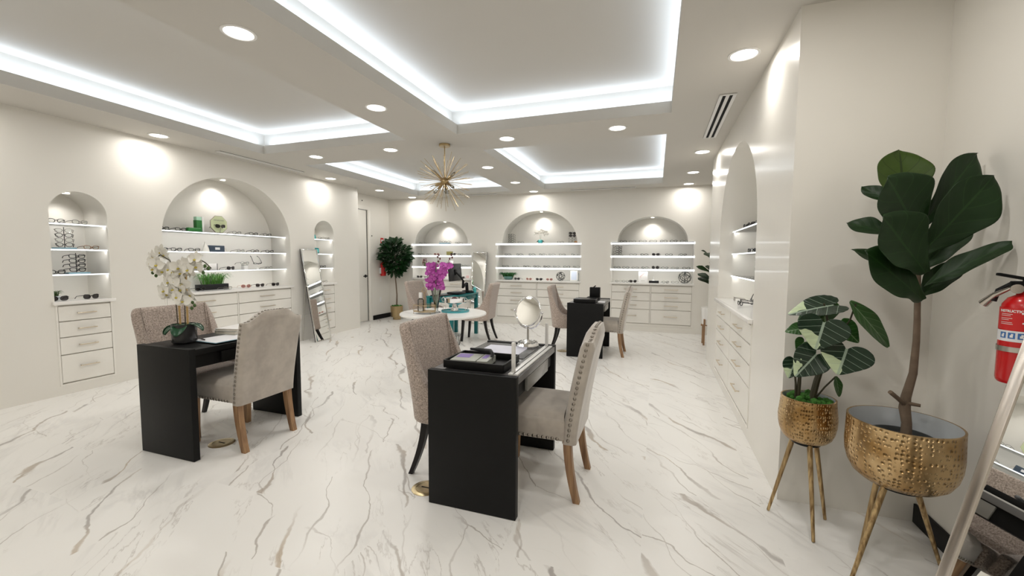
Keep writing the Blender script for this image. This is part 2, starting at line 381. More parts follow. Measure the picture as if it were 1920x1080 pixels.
    big = lines(A, 1.7, .42, 1.1, .14, 6, .0022, .085, 1.3, .40, .54)
    fine = MA('MAXIMUM', lines(A+.12, 4.6, .30, 1.6, .07, 8, .0016, .028, 4.1, .42, .60), MA('MAXIMUM', lines(A-.45, 2.2, .5, 1.3, .12, 7, .0016, .022, 9.3, .50, .62), MA('MULTIPLY', ridge(A, (.4, 1.7, 1), 2.0, 8, .4, .008, 2.1, .46, .60), .7)))
    wisp = ridge(A-.25, (.6, 2.2, 1), 1.6, 5, .8, .05, 7.7, .48, .70)
    base = (.86, .845, .815, 1)
    m1 = N(nt, 'ShaderNodeMix', data_type='RGBA'); m1.inputs[6].default_value = base; m1.inputs[7].default_value = (.66, .645, .63, 1); L(nt, MA('MULTIPLY', wisp, .6), m1.inputs[0])
    m2 = N(nt, 'ShaderNodeMix', data_type='RGBA'); m2.inputs[7].default_value = (.40, .36, .32, 1); L(nt, MA('MULTIPLY', fine, .75), m2.inputs[0]); L(nt, m1.outputs[2], m2.inputs[6])
    # tan to grey along the big veins
    n3 = N(nt, 'ShaderNodeTexNoise'); n3.inputs['Scale'].default_value = 1.3; L(nt, S, n3.inputs['Vector'])
    cr = N(nt, 'ShaderNodeValToRGB'); cr.color_ramp.elements[0].color = (.30, .27, .25, 1); cr.color_ramp.elements[1].color = (.42, .32, .21, 1); cr.color_ramp.elements[0].position = .45; cr.color_ramp.elements[1].position = .62; L(nt, n3.outputs['Fac'], cr.inputs[0])
    m3 = N(nt, 'ShaderNodeMix', data_type='RGBA'); L(nt, cr.outputs[0], m3.inputs[7]); L(nt, MA('MULTIPLY', big, .72), m3.inputs[0]); L(nt, m2.outputs[2], m3.inputs[6])
    m4 = N(nt, 'ShaderNodeMix', data_type='RGBA'); m4.inputs[7].default_value = (.86, .85, .82, 1); L(nt, grout, m4.inputs[0]); L(nt, m3.outputs[2], m4.inputs[6])
    L(nt, m4.outputs[2], b.inputs['Base Color']); b.inputs['Roughness'].default_value = .3; b.inputs['Specular IOR Level'].default_value = .45
    return mt
M['marble'] = marble()

def leafmat(name, dark, light, vein, back=None, nveins=7, cream=None, rough=.35, spec=.5):
    """UV: u along the leaf, v across (0..1)."""
    mt, nt, b = mk(name); uv = N(nt, 'ShaderNodeUVMap'); sp = N(nt, 'ShaderNodeSeparateXYZ'); L(nt, uv.outputs[0], sp.inputs[0])
    def MA(op, a, b_=None):
        n = N(nt, 'ShaderNodeMath', operation=op)
        for i, q in enumerate((a, b_)):
            if q is None: continue
            if isinstance(q, (int, float)): n.inputs[i].default_value = q
            else: L(nt, q, n.inputs[i])
        return n.outputs[0]
    u, v = sp.outputs['X'], sp.outputs['Y']
    d = MA('ABSOLUTE', MA('SUBTRACT', v, .5))
    mid = MA('LESS_THAN', d, .022)
    ph = MA('FRACT', MA('MULTIPLY', MA('SUBTRACT', u, MA('MULTIPLY', d, .55)), nveins))
    pd = MA('MINIMUM', ph, MA('SUBTRACT', 1, ph))
    side = MA('LESS_THAN', pd, .03)
    vein_f = MA('MAXIMUM', mid, MA('MULTIPLY', side, .7))
    n = N(nt, 'ShaderNodeTexNoise'); n.inputs['Scale'].default_value = 5; tc = N(nt, 'ShaderNodeTexCoord'); L(nt, tc.outputs['Object'], n.inputs['Vector'])
    m0 = N(nt, 'ShaderNodeMix', data_type='RGBA'); m0.inputs[6].default_value = (*dark, 1); m0.inputs[7].default_value = (*light, 1); L(nt, n.outputs['Fac'], m0.inputs[0])
    col = m0.outputs[2]
    if cream:
        cn = N(nt, 'ShaderNodeTexNoise'); cn.inputs['Scale'].default_value = 5; cn.inputs['Distortion'].default_value = 2; L(nt, tc.outputs['Object'], cn.inputs['Vector'])
        # a cream sector on one side of the midrib, towards the tip
        s = MA('MULTIPLY', MA('GREATER_THAN', MA('ADD', v, MA('MULTIPLY', MA('SUBTRACT', cn.outputs['Fac'], .5), .35)), .5), MA('GREATER_THAN', MA('ADD', u, MA('MULTIPLY', MA('SUBTRACT', cn.outputs['Fac'], .5), .8)), .52))
        mc = N(nt, 'ShaderNodeMix', data_type='RGBA'); mc.inputs[7].default_value = (*cream, 1); L(nt, s, mc.inputs[0]); L(nt, col, mc.inputs[6]); col = mc.outputs[2]
    m1 = N(nt, 'ShaderNodeMix', data_type='RGBA'); m1.inputs[7].default_value = (*vein, 1); L(nt, MA('MULTIPLY', vein_f, .8), m1.inputs[0]); L(nt, col, m1.inputs[6])
    L(nt, m1.outputs[2], b.inputs['Base Color']); b.inputs['Roughness'].default_value = rough; b.inputs['Specular IOR Level'].default_value = spec
    bp = N(nt, 'ShaderNodeBump'); bp.inputs['Strength'].default_value = .5; bp.inputs['Distance'].default_value = .003; L(nt, MA('MULTIPLY', pd, -1) if False else pd, bp.inputs['Height']); L(nt, bp.outputs['Normal'], b.inputs['Normal'])
    return mt
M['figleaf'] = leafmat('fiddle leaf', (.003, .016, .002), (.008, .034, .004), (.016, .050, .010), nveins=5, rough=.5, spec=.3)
M['figleaf2'] = leafmat('fiddle leaf painted lit', (.022, .045, .003), (.045, .085, .006), (.010, .022, .003), nveins=5, rough=.5, spec=.3)  # paler copy for the top leaf, light falling on it painted into the colour
M['aloleaf'] = leafmat('variegated leaf', (.005, .020, .009), (.010, .034, .014), (.36, .46, .36), nveins=5, cream=(.55, .66, .42), rough=.3)
M['aloplain'] = leafmat('plain green leaf', (.015, .07, .010), (.03, .11, .015), (.20, .30, .16), nveins=6, rough=.35)
M['treeleaf'] = mat('glossy tree leaf', (.007, .036, .008), .35, var=.6, vscale=6)
M['orchleaf'] = mat('orchid leaf', (.006, .055, .018), .3, var=.3)
M['grass'] = mat('grass blade', (.05, .17, .015), .45, var=.5, vscale=30)
M['tropic'] = mat('bushy leaf', (.02, .10, .02), .5, var=.5, vscale=30)

# ------------------------------------------------------------------ the room shell
XL, YB, XR, YN, XN = -5.48, 8.29, .69, 2.67, 1.32     # long wall, back wall, glossy wall, nook wall, nook side wall
YF = -1.4
def col_quads(prof, zt, f, bm, zb=None):
    for (a, za), (b, zb_) in zip(prof, prof[1:]):
        if b-a > 1e-6: quad(bm, f(a, za, 0), f(b, zb_, 0), f(b, zt, 0), f(a, zt, 0))
def arch(s0, s1, a0, a1, zs, zt, zsh, n=28):
    """opening profile from s0 to s1: shoulders at zsh, an elliptical arch between a0 and a1"""
    p = []
    if a0 - s0 > 1e-3: p += [(s0, zsh), (a0, zsh)]
    c, h = (a0+a1)/2, (a1-a0)/2
    for k in range(n+1):
        t = pi - pi*k/n
        p.append((c+h*cos(t), zs+(zt-zs)*abs(sin(t))**.98 if 0 < k < n else zs))
    if s1 - a1 > 1e-3: p += [(a1, zsh), (s1, zsh)]
    return p
NICHE = {
 'A': dict(w='L', s=(2.36, 2.81), a=(2.36, 2.81), zs=1.78, zt=2.007, fr=.02),
 'B': dict(w='L', s=(3.32, 5.14), a=(3.32, 5.14), zs=1.60, zt=2.43, fr=.09),
 'C': dict(w='L', s=(5.64, 6.09), a=(5.64, 6.09), zs=1.78, zt=2.007, fr=.03),
 'D': dict(w='B', s=(-5.25, -3.80), a=(-5.18, -3.87), zs=1.70, zt=2.19, fr=-.004),
 'E': dict(w='B', s=(-3.20, -1.42), a=(-3.07, -1.49), zs=1.70, zt=2.346, fr=-.004),
 'F': dict(w='B', s=(-.82, .65), a=(-.71, .54), zs=1.70, zt=2.17, fr=-.004),
 'G': dict(w='R', s=(3.50, 5.37), a=(3.50, 5.37), zs=1.60, zt=2.43, fr=.13)}
DEP = .40; ZB = .10
FW = {'L': lambda s, z, d: (XL-d, s, z), 'B': lambda s, z, d: (s, YB+d, z), 'R': lambda s, z, d: (XR+d, s, z)}
def niche_wall(name, wk, s0, s1, keys, mt, zt=ZC+.02):
    f = FW[wk]; bm = NB(); cur = s0
    for k in keys:
        q = NICHE[k]; a, b = q['s']
        quad(bm, f(cur, 0, 0), f(a, 0, 0), f(a, zt, 0), f(cur, zt, 0))
        quad(bm, f(a, 0, 0), f(b, 0, 0), f(b, ZB, 0), f(a, ZB, 0))
        prof = arch(a, b, *q['a'], q['zs'], q['zt'], q['zs'])
        col_quads(prof, zt, f, bm)
        # reveal and back
        full = [(a, ZB)]+prof+[(b, ZB)]
        V0 = [bm.verts.new(f(s, z, 0)) for s, z in full]; V1 = [bm.verts.new(f(s, z, DEP)) for s, z in full]
        n = len(full)
        for i in range(n):
            j = (i+1) % n
            if (Vector(full[i])-Vector(full[j])).length > 1e-6: bm.faces.new((V0[i], V0[j], V1[j], V1[i]))
        for (p, zp), (r, zr) in zip(prof, prof[1:]):
            if r-p > 1e-6: quad(bm, f(p, ZB, DEP), f(r, ZB, DEP), f(r, zr, DEP), f(p, zp, DEP))
        cur = b
    quad(bm, f(cur, 0, 0), f(s1, 0, 0), f(s1, zt, 0), f(cur, zt, 0))
    return bm
bm = niche_wall('l', 'L', YF, 6.75, 'ABC', M['wall'])
quad(bm, (XL, 6.75, 0), (-6.3, 6.75, 0), (-6.3, 6.75, ZC+.02), (XL, 6.75, ZC+.02))
tag(obj('wall_left', bm, M['wall'], smooth=30), kind='structure')
bm = niche_wall('b', 'B', -6.0, 1.9, 'DEF', M['wall'])
tag(obj('wall_back', bm, M['wall'], smooth=30), kind='structure')
bm = niche_wall('r', 'R', YN, 6.28, 'G', M['gloss'])
quad(bm, (XR, 6.28, 0), (1.9, 6.28, 0), (1.9, 6.28, ZC+.02), (XR, 6.28, ZC+.02))
quad(bm, (XR, YN, 0), (XN+.3, YN, 0), (XN+.3, YN, ZC+.02), (XR, YN, ZC+.02))
tag(obj('wall_right', bm, M['gloss'], smooth=30), kind='structure')
# recess wall with the door on the far side of the long wall
XD = -5.87
bm = NB()
for (a, b, z0, z1) in ((6.75, 6.84, 0, ZC+.02), (6.84, 7.56, 2.42, ZC+.02), (7.56, 8.4, 0, ZC+.02)):
    box(bm, XD-.1, XD, a, b, z0, z1)
tag(obj('wall_door_side', bm, M['wall'], smooth=30), kind='structure')
bm = NB(); box(bm, XN, XN+.1, YF, YN+.05, 0, ZC+.02)
tag(obj('wall_nook', bm, M['wall'], smooth=30), kind='structure')
bm = NB(); box(bm, -6.0, XN+.1, YF-.1, YF, 0, ZC+.02)
tag(obj('wall_front', bm, M['wall'], smooth=30), kind='structure')
bm = NB(); box(bm, 1.8, 1.9, 6.2, 8.7, 0, ZC+.02)
tag(obj('wall_far_recess', bm, M['wall'], smooth=30), kind='structure')
bm = NB(); box(bm, -6.4, 2.2, YF-.3, 8.8, -.1, 0)
tag(obj('floor', bm, M['marble'], smooth=None), kind='structure')
# ceiling: soffit with four lit coffers
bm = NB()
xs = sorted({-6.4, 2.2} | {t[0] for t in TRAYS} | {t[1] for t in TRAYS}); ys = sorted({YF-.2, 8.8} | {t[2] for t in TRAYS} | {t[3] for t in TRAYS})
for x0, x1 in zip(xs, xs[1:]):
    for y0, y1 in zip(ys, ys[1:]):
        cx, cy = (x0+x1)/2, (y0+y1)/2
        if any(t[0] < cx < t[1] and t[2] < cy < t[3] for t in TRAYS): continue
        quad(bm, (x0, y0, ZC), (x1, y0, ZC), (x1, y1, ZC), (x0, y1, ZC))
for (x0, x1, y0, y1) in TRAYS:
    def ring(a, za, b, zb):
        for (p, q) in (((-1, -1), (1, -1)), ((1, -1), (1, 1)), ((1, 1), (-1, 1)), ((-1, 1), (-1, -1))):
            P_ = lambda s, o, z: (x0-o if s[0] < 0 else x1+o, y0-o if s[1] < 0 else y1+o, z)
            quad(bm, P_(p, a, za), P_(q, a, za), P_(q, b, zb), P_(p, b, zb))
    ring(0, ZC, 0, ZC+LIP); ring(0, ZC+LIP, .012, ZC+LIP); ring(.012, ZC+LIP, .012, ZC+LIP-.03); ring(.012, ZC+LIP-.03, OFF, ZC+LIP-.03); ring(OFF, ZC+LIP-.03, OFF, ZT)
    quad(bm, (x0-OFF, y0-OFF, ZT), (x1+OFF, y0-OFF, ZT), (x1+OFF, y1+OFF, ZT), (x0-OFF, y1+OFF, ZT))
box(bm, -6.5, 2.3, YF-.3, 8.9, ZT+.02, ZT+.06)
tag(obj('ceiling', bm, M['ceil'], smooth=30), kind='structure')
# black baseboards
bm = NB(); box(bm, XD, XD+.015, 7.66, YB, 0, .10, .003)
tag(obj('baseboard_left', bm, M['black'], smooth=30), kind='structure')
bm = NB(); box(bm, XN-.015, XN, YF, YN, 0, .10, .003)
tag(obj('baseboard_right', bm, M['black'], smooth=30), kind='structure')
# door
d = tag(bpy.data.objects.new('door_1', None), kind='structure'); COL.objects.link(d)
bm = NB(); box(bm, XD-.06, XD-.02, 6.88, 7.52, .01, 2.38, .002); obj('door_leaf', bm, M['cab'], d, 30)
bm = NB()
box(bm, XD-.02, XD+.02, 7.53, 7.61, 0, 2.3895, .003); box(bm, XD-.02, XD+.02, 6.79, 6.87, 0, 2.3895, .003); box(bm, XD-.02, XD+.02, 6.79, 7.61, 2.39, 2.47, .003)
obj('door_frame', bm, M['cab'], d, 30)
bm = NB(); lathe(bm, [(0, 0), (.032, 0), (.032, .012), (.012, .016), (.012, .05), (0, .05)], 16)
box(bm, -.12, .015, -.010, .010, .042, .056, .004)
obj('door_handle', bm, M['blackmetal'], d, 30, loc=(XD-.02, 7.45, .98), rot=(pi/2, 0, pi/2))
bm = NB(); box(bm, XD-.021, XD-.017, 7.515, 7.535, .01, 2.38); obj('door_gap_shade', bm, M['dark'], d, 30)  # solid dark strip painted in for the shade between leaf and frame

# ------------------------------------------------------------------ downlights and vents
DL = {}
def downlight(x, y, z, r, label, group):
    if r not in DL:
        t = thing('downlight', label, 'ceiling light', (x, y, z), 0, group)
        bm = NB(); lathe(bm, [(r*.80, -.001), (r*.84, -.006), (r, -.004), (r, .001), (r*.80, .001)], 32); obj('trim_ring', bm, M['can'], t)
        bm = NB(); lathe(bm, [(0, -.002), (r*.82, -.002), (r*.82, .001), (0, .001)], 32); obj('diffuser', bm, M['glow'], t)
        DL[r] = t; return t
    return copy_tree(DL[r], loc=(x, y, z), label=label, group=group)
dl_label = {0: 'recessed downlight in the beam between the two large coffers, closest to the viewer', 1: 'recessed downlight on the long beam between the large coffers, before the crossing',
 2: 'recessed downlight by the long wall above the small single-drawer-column niche', 3: 'downlight in the cross beam, first one on the door side of the chandelier', 4: 'downlight in the cross beam closest to the long wall',
 5: 'downlight by the long wall above the leaning mirror', 6: 'downlight past the end of the long wall by the door', 7: 'downlight above the potted tree corner of the back wall',
 8: 'downlight in the cross beam, first on the glossy wall side of the chandelier', 9: 'downlight in the cross beam closest to the glossy wall', 10: 'downlight between the two small coffers, just past the chandelier',
 11: 'downlight between the two small coffers, nearer the back wall', 12: 'downlight against the back wall above its middle niche', 13: 'recessed downlight by the glossy wall, closest to the planters nook',
 14: 'downlight by the glossy wall above its arched niche far side', 15: 'downlight just past the far end of the glossy wall', 16: 'downlight against the back wall above the niche beside the glossy wall'}
for i, (x, y) in enumerate(DOWN):
    if i > 16: break
    downlight(x, y, ZC, .095, dl_label[i], 'recessed ceiling downlights')
# small spots in the crowns of the niches
spot_lab = {'A': 'tiny spotlight in the crown of the slim niche behind the white orchids', 'B': 'tiny spotlight in the crown of the wide long-wall niche', 'C': 'tiny spotlight in the crown of the slim niche by the leaning mirror',
 'D': 'tiny spotlight in the crown of the back niche nearest the potted tree', 'E': 'tiny spotlight in the crown of the middle back niche', 'F': 'tiny spotlight in the crown of the back niche nearest the glossy wall', 'G': 'tiny spotlight in the crown of the glossy wall niche'}
for k, q in NICHE.items():
    c = sum(q['a'])/2; f = FW[q['w']]
    p = f(c, q['zt']-.004, .20); downlight(*p, .04, spot_lab[k], 'niche spotlights')
    p = f(c, q['zt']-.02, .25)
    lamp('niche_lamp', 'SPOT', p, P_NICHE*(2.2 if k in 'AC' else 6), WARM, spot_size=R(125), spot_blend=1.0, shadow_soft_size=.03)
def slot_vent(x0, x1, y0, y1, slots, label, alongY=True):
    t = thing('air_vent', label, 'vent', ((x0+x1)/2, (y0+y1)/2, ZC)); hx, hy = (x1-x0)/2, (y1-y0)/2
    bm = NB(); box(bm, -hx, hx, -hy, hy, -.004, -.0005); obj('backing', bm, M['dark'], t, 30)
    bm = NB(); n = slots; 
    if alongY:
        w_ = 2*hx; bar = w_/(2*n+1)
        for i in range(n+1): box(bm, -hx+2*i*bar, -hx+(2*i+1)*bar, -hy, hy, -.010, -.003, .001)
        for s in (-1, 1): box(bm, -hx, hx, s*hy-.008, s*hy+.008, -.010, -.003)
    else:
        w_ = 2*hy; bar = w_/(2*n+1)
        for i in range(n+1): box(bm, -hx, hx, -hy+2*i*bar, -hy+(2*i+1)*bar, -.010, -.003, .001)
        for s in (-1, 1): box(bm, s*hx-.008, s*hx+.008, -hy, hy, -.010, -.003)
    obj('grille', bm, M['can'], t, 30)
slot_vent(.45, .578, 3.85, 5.11, 2, 'white two-slot air vent in the ceiling by the glossy wall')
slot_vent(-5.30, -5.22, 3.87, 5.20, 2, 'thin black slot vent in the ceiling above the wide long-wall niche')
slot_vent(-1.60, -.40, 8.12, 8.18, 1, 'thin slot vent in the ceiling by the back wall, glossy wall side', False)
slot_vent(-4.30, -3.15, 8.12, 8.18, 1, 'thin slot vent in the ceiling by the back wall, tree side', False)

# ------------------------------------------------------------------ niche fittings
ROT = {'L': pi/2, 'B': 0, 'R': -pi/2}
def place(wk, s, d, z):
    x, y, zz = FW[wk](s, z, d); return (x, y, zz)
ncab = {'A': 'white drawer cabinet with one column of four drawers, behind the white orchid desk', 'B': 'wide white drawer cabinet in the long wall below the green case',
 'C': 'slim white drawer cabinet beside the leaning mirror', 'D': 'white drawer cabinet in the back wall behind the teal desk', 'E': 'white drawer cabinet below the middle back niche',
 'F': 'white drawer cabinet in the back wall nearest the glossy wall', 'G': 'white drawer cabinet sunk in the glossy wall'}
nname = {'A': 'slim niche behind the white orchids', 'B': 'wide long-wall niche', 'C': 'slim niche by the leaning mirror', 'D': 'tree-side back niche', 'E': 'middle back niche', 'F': 'back niche by glossy wall', 'G': 'glossy-wall niche'}
ROWS = [(.744, .868), (.587, .735), (.425, .578), (.155, .416)]
ROWSL = [(.728, .872), (.570, .719), (.398, .561), (.118, .389)]
for k, q in NICHE.items():
    wk = q['w']; s0, s1 = q['s']; c = (s0+s1)/2; hw = (s1-s0)/2
    rows = ROWS if wk == 'B' else ROWSL
    t = thing('drawer_cabinet', ncab[k], 'cabinet', place(wk, c, 0, 0), ROT[wk], 'built-in drawer cabinets below the niches')
    # local frame: x along the wall, -y into the room
    bm = NB(); box(bm, -hw+.002, hw-.002, .022, DEP-.01, ZB+.002, .888); obj('carcass', bm, M['cab'], t, 30)
    bm = NB(); e = .016; zb = rows[3][0]-.012
    box(bm, -hw, -hw+e, -.004, .03, zb-e, .889); box(bm, hw-e, hw, -.004, .03, zb-e, .889); box(bm, -hw+e, hw-e, -.004, .03, zb-e, zb)
    box(bm, -hw+.001, hw-.001, .004, .03, ZB+.001, zb-e)
    if k not in 'AC': box(bm, -.008, .008, -.002, .03, zb, .889)
    obj('face_frame', bm, M['cab'], t, 30)
    cols = [(-hw+e+.004, hw-e-.004)] if k in 'AC' else [(-hw+e+.004, -.013), (.013, hw-e-.004)]
    hl = .15 if k in 'AC' else .24
    for (a, b) in cols:
        for (z0, z1) in rows:
            bm = NB(); box(bm, a, b, -.004, .018, z0, z1, .002, 1); dr = obj('drawer', bm, M['cab'], t, 30)
            bm = NB(); cx = (a+b)/2; hz = (z0+z1)/2 if z1-z0 < .2 else z0+.55*(z1-z0); hy = -.034
            box(bm, cx-hl/2, cx+hl/2, hy-.005, hy+.005, hz-.005, hz+.005, .001, 1)
            for s in (-1, 1): box(bm, cx+s*(hl/2-.012)-.004, cx+s*(hl/2-.012)+.004, hy, -.003, hz-.004, hz+.004)
            obj('handle', bm, M['nickel'], dr, 30)
    bm = NB(); box(bm, -hw-.02, hw+.02, -.035, -.0005, .89, .922, .003); box(bm, -hw+.002, hw-.002, -.002, DEP-.003, .89, .922)
    ct = tag(obj('countertop', bm, M['quartz'], None, 30, loc=place(wk, c, 0, 0), rot=(0, 0, ROT[wk])),
        'white quartz countertop in the '+nname[k], 'countertop', 'white quartz counters of the niches')
    th = .008 if wk == 'L' else (.028 if wk == 'B' else .007)
    for j, zz in enumerate((1.685, 1.433, 1.185)):
        fr = q['fr']; ex = .012 if wk == 'B' else -.003
        t = thing('display_shelf', 'lit white %s shelf of the %s' % (('top', 'middle', 'lowest')[j], nname[k]), 'shelf', place(wk, c, 0, zz), ROT[wk], 'LED edged display shelves')
        bm = NB(); box(bm, -hw+.003, hw-.003, max(fr, .001)+.009, DEP-.003, -.008, 0); obj('board', bm, M['acryl'], t, 30)
        l = lamp('shelf_lamp', 'AREA', place(wk, c, max(fr, 0)+.012, zz-.012), P_SHELF*2*hw, COOL2, shape='RECTANGLE', size=2*hw-.02, size_y=.008)
        l.rotation_euler = Euler((R(70), 0, ROT[wk]))
        bm = NB(); yy = fr if wk != 'B' else -.02
        box(bm, -hw-ex, hw+ex, yy, (fr+.006 if wk != 'B' else -.0008), -th-.003, .002, .002, 1); obj('led_edge', bm, M['shelfglow'], t, 30)
        if wk == 'B':
            bm = NB(); box(bm, -hw+.003, hw-.003, .0, .007, -th, 0); obj('front_lip', bm, M['shelf'], t, 30)

# ------------------------------------------------------------------ desks
def desk(label, x0, x1, y0, y1, draw=M['black']):
    cx, cy = (x0+x1)/2, (y0+y1)/2; hx, hy = (x1-x0)/2, (y1-y0)/2
    t = thing('desk', label, 'desk', (cx, cy, 0), 0, 'black waterfall desks')
    T = .042
    for s in (-1, 1):
        bm = NB(); a, b = (-hy, -hy+T) if s < 0 else (hy-T, hy)
        box(bm, -hx, hx, a, b, .002, .757, .0018); obj('side_panel', bm, M['black'], t, 30)
    bm = NB(); box(bm, -hx, hx, -hy+T, hy-T, .712, .750, .0015); obj('tabletop', bm, M['deskgrey'] if draw is not M['black'] else M['black'], t, 30)
    bm = NB(); box(bm, -hx+.05, hx-.022, -hy+T, hy-T, .622, .711); obj('apron', bm, M['black'], t, 30)
    bm = NB(); box(bm, hx-.021, hx-.003, -.23, .23, .625, .706, .0015); obj('drawer', bm, draw, t, 30)
    return t
desk('black waterfall desk with the round vanity mirror and tray of boxes', -1.165, -.655, 1.977, 2.872, M['drawergrey'])
desk('black waterfall desk with the potted white orchids on it', -3.385, -2.865, 1.858, 2.755)
desk('black waterfall desk with stacked black display boxes near the back wall', -1.16, -.662, 5.745, 6.66, M['drawergrey'])

# ------------------------------------------------------------------ nailhead side chairs (face +x locally)
def nail_chair(label):
    t = thing('side_chair', label, 'chair', (0, 0, 0), 0, 'greige nailhead chairs with oak legs')
    HW = .235
    xb = lambda z: -.205 - .115*max(0, (z-.34)/.63)**1.35
    def top(y):
        a = abs(y)/HW
        k = 1 if a < .30 else (0 if a > .92 else .5+.5*cos(pi*(a-.30)/.62))
        return .918+.068*k
    bm = NB(); nu, nv = 30, 16; Fv = []; Bv = []
    def P(i, j, side):
        u = -1+2*i/nu; y = HW*u; v = j/nv; z = .335+(top(y)-.335)*v
        wd = 1+.035*v; edge = min(1, min((1-abs(u))*HW, (1-v)*(top(y)-.335))/.022)
        th = .040*(.55+.45*math.sqrt(max(0, 1-(1-edge)**2)))
        bul = .010*(1-u*u)*(1-v)*v*4 if side < 0 else .004*(1-u*u)
        return Vector((xb(z)+(-1 if side < 0 else 1)*(th+ (bul if side > 0 else bul*.4)), y*wd, z))
    G = {s: [[bm.verts.new(P(i, j, s)) for j in range(nv+1)] for i in range(nu+1)] for s in (-1, 1)}
    for s in (-1, 1):
        for i in range(nu):
            for j in range(nv): bm.faces.new((G[s][i][j], G[s][i+1][j], G[s][i+1][j+1], G[s][i][j+1]))
    A, B = G[-1], G[1]
    for i in range(nu):
        bm.faces.new((A[i][0], A[i+1][0], B[i+1][0], B[i][0])); bm.faces.new((A[i][nv], A[i+1][nv], B[i+1][nv], B[i][nv]))
    for j in range(nv):
        bm.faces.new((A[0][j], A[0][j+1], B[0][j+1], B[0][j])); bm.faces.new((A[nu][j], A[nu][j+1], B[nu][j+1], B[nu][j]))
    obj('backrest', bm, M['velvet'], t, 60)
    bm = NB()
    vs = box(bm, -.185, .265, -HW, HW, .345, .475, .022, 3)
    obj('seat_rail', bm, M['velvet'], t, 60)
    bm = NB()
    def sc_(u, v):
        x = -.175+.44*u; y = (v-.5)*2*HW; e = min(1, min((1-u)*.44, (1-abs(2*v-1))*HW)/.07)
        return (x, y*.995, .455+.052*math.sqrt(max(0, 1-(1-e)**2))+.012*sin(pi*u)*sin(pi*v))
    grid(bm, sc_, 20, 20); obj('seat_cushion', bm, M['velvet'], t, 60)
    for s in (-1, 1):
        bm = NB(); n = 19
        for k in range(n):
            z = .36+(.905-.36)*k/(n-1); sphere(bm, (xb(z)+.004, s*(HW*(1+.035*(z-.335)/.6)+.001), z), .0098, 10, 6, (1, .6, 1))
        obj('nailhead_row', bm, M['nail'], t, 60)
        bm = NB()
        for k in range(15): sphere(bm, (-.14+.385*k/14, s*(HW+.001), .362), .0098, 10, 6, (1, .6, 1))
        obj('nailhead_row', bm, M['nail'], t, 60)
    bm = NB(); n = 20
    for k in range(1, n):
        y = -HW+2*HW*k/n; z = top(y); sphere(bm, (xb(z)-.002, y*1.03, z+.001), .0098, 10, 6, (1, 1, .6))
    obj('nailhead_row', bm, M['nail'], t, 60)
    for s in (-1, 1):
        bm = NB(); y = s*(HW-.03)
        for (x0, x1, z0, z1, a, b) in ((.235, .24, .36, 0, .024, .018),):
            V = []
            for (xx, zz, h) in ((x0, z0, a), (x1, z1, b)):
                V.append([bm.verts.new((xx+p*h, y+q*h, zz)) for p, q in ((-1, -1), (1, -1), (1, 1), (-1, 1))])
            for k in range(4): bm.faces.new((V[0][k], V[0][(k+1) % 4], V[1][(k+1) % 4], V[1][k]))
            bm.faces.new(V[0]); bm.faces.new(V[1][::-1])
        obj('leg', bm, M['oak'], t, 30, mods=[('BEV', .003, 2)])
        bm = NB(); V = []
        for k in range(7):
            q = k/6; z = .36*(1-q); xx = -.195-.055*q**1.8; h = .023-.005*q
            V.append([bm.verts.new((xx+p*h, y+r*h, z)) for p, r in ((-1, -1), (1, -1), (1, 1), (-1, 1))])
        for a, b in zip(V, V[1:]):
            for k in range(4): bm.faces.new((a[k], a[(k+1) % 4], b[(k+1) % 4], b[k]))
        bm.faces.new(V[0]); bm.faces.new(V[-1][::-1])
        obj('leg', bm, M['oak'], t, 30)
    return t
nc = nail_chair('greige nailhead chair with oak legs at the vanity mirror desk')
nc.location = (-.635, 2.458, 0); nc.rotation_euler = (0, 0, pi)
copy_tree(nc, loc=(-2.93, 2.285, 0), rot=(0, 0, pi), label='greige nailhead chair with oak legs at the white orchid desk')
copy_tree(nc, loc=(-.655, 6.15, 0), rot=(0, 0, pi), label='greige nailhead chair with oak legs at the desk of stacked black boxes')

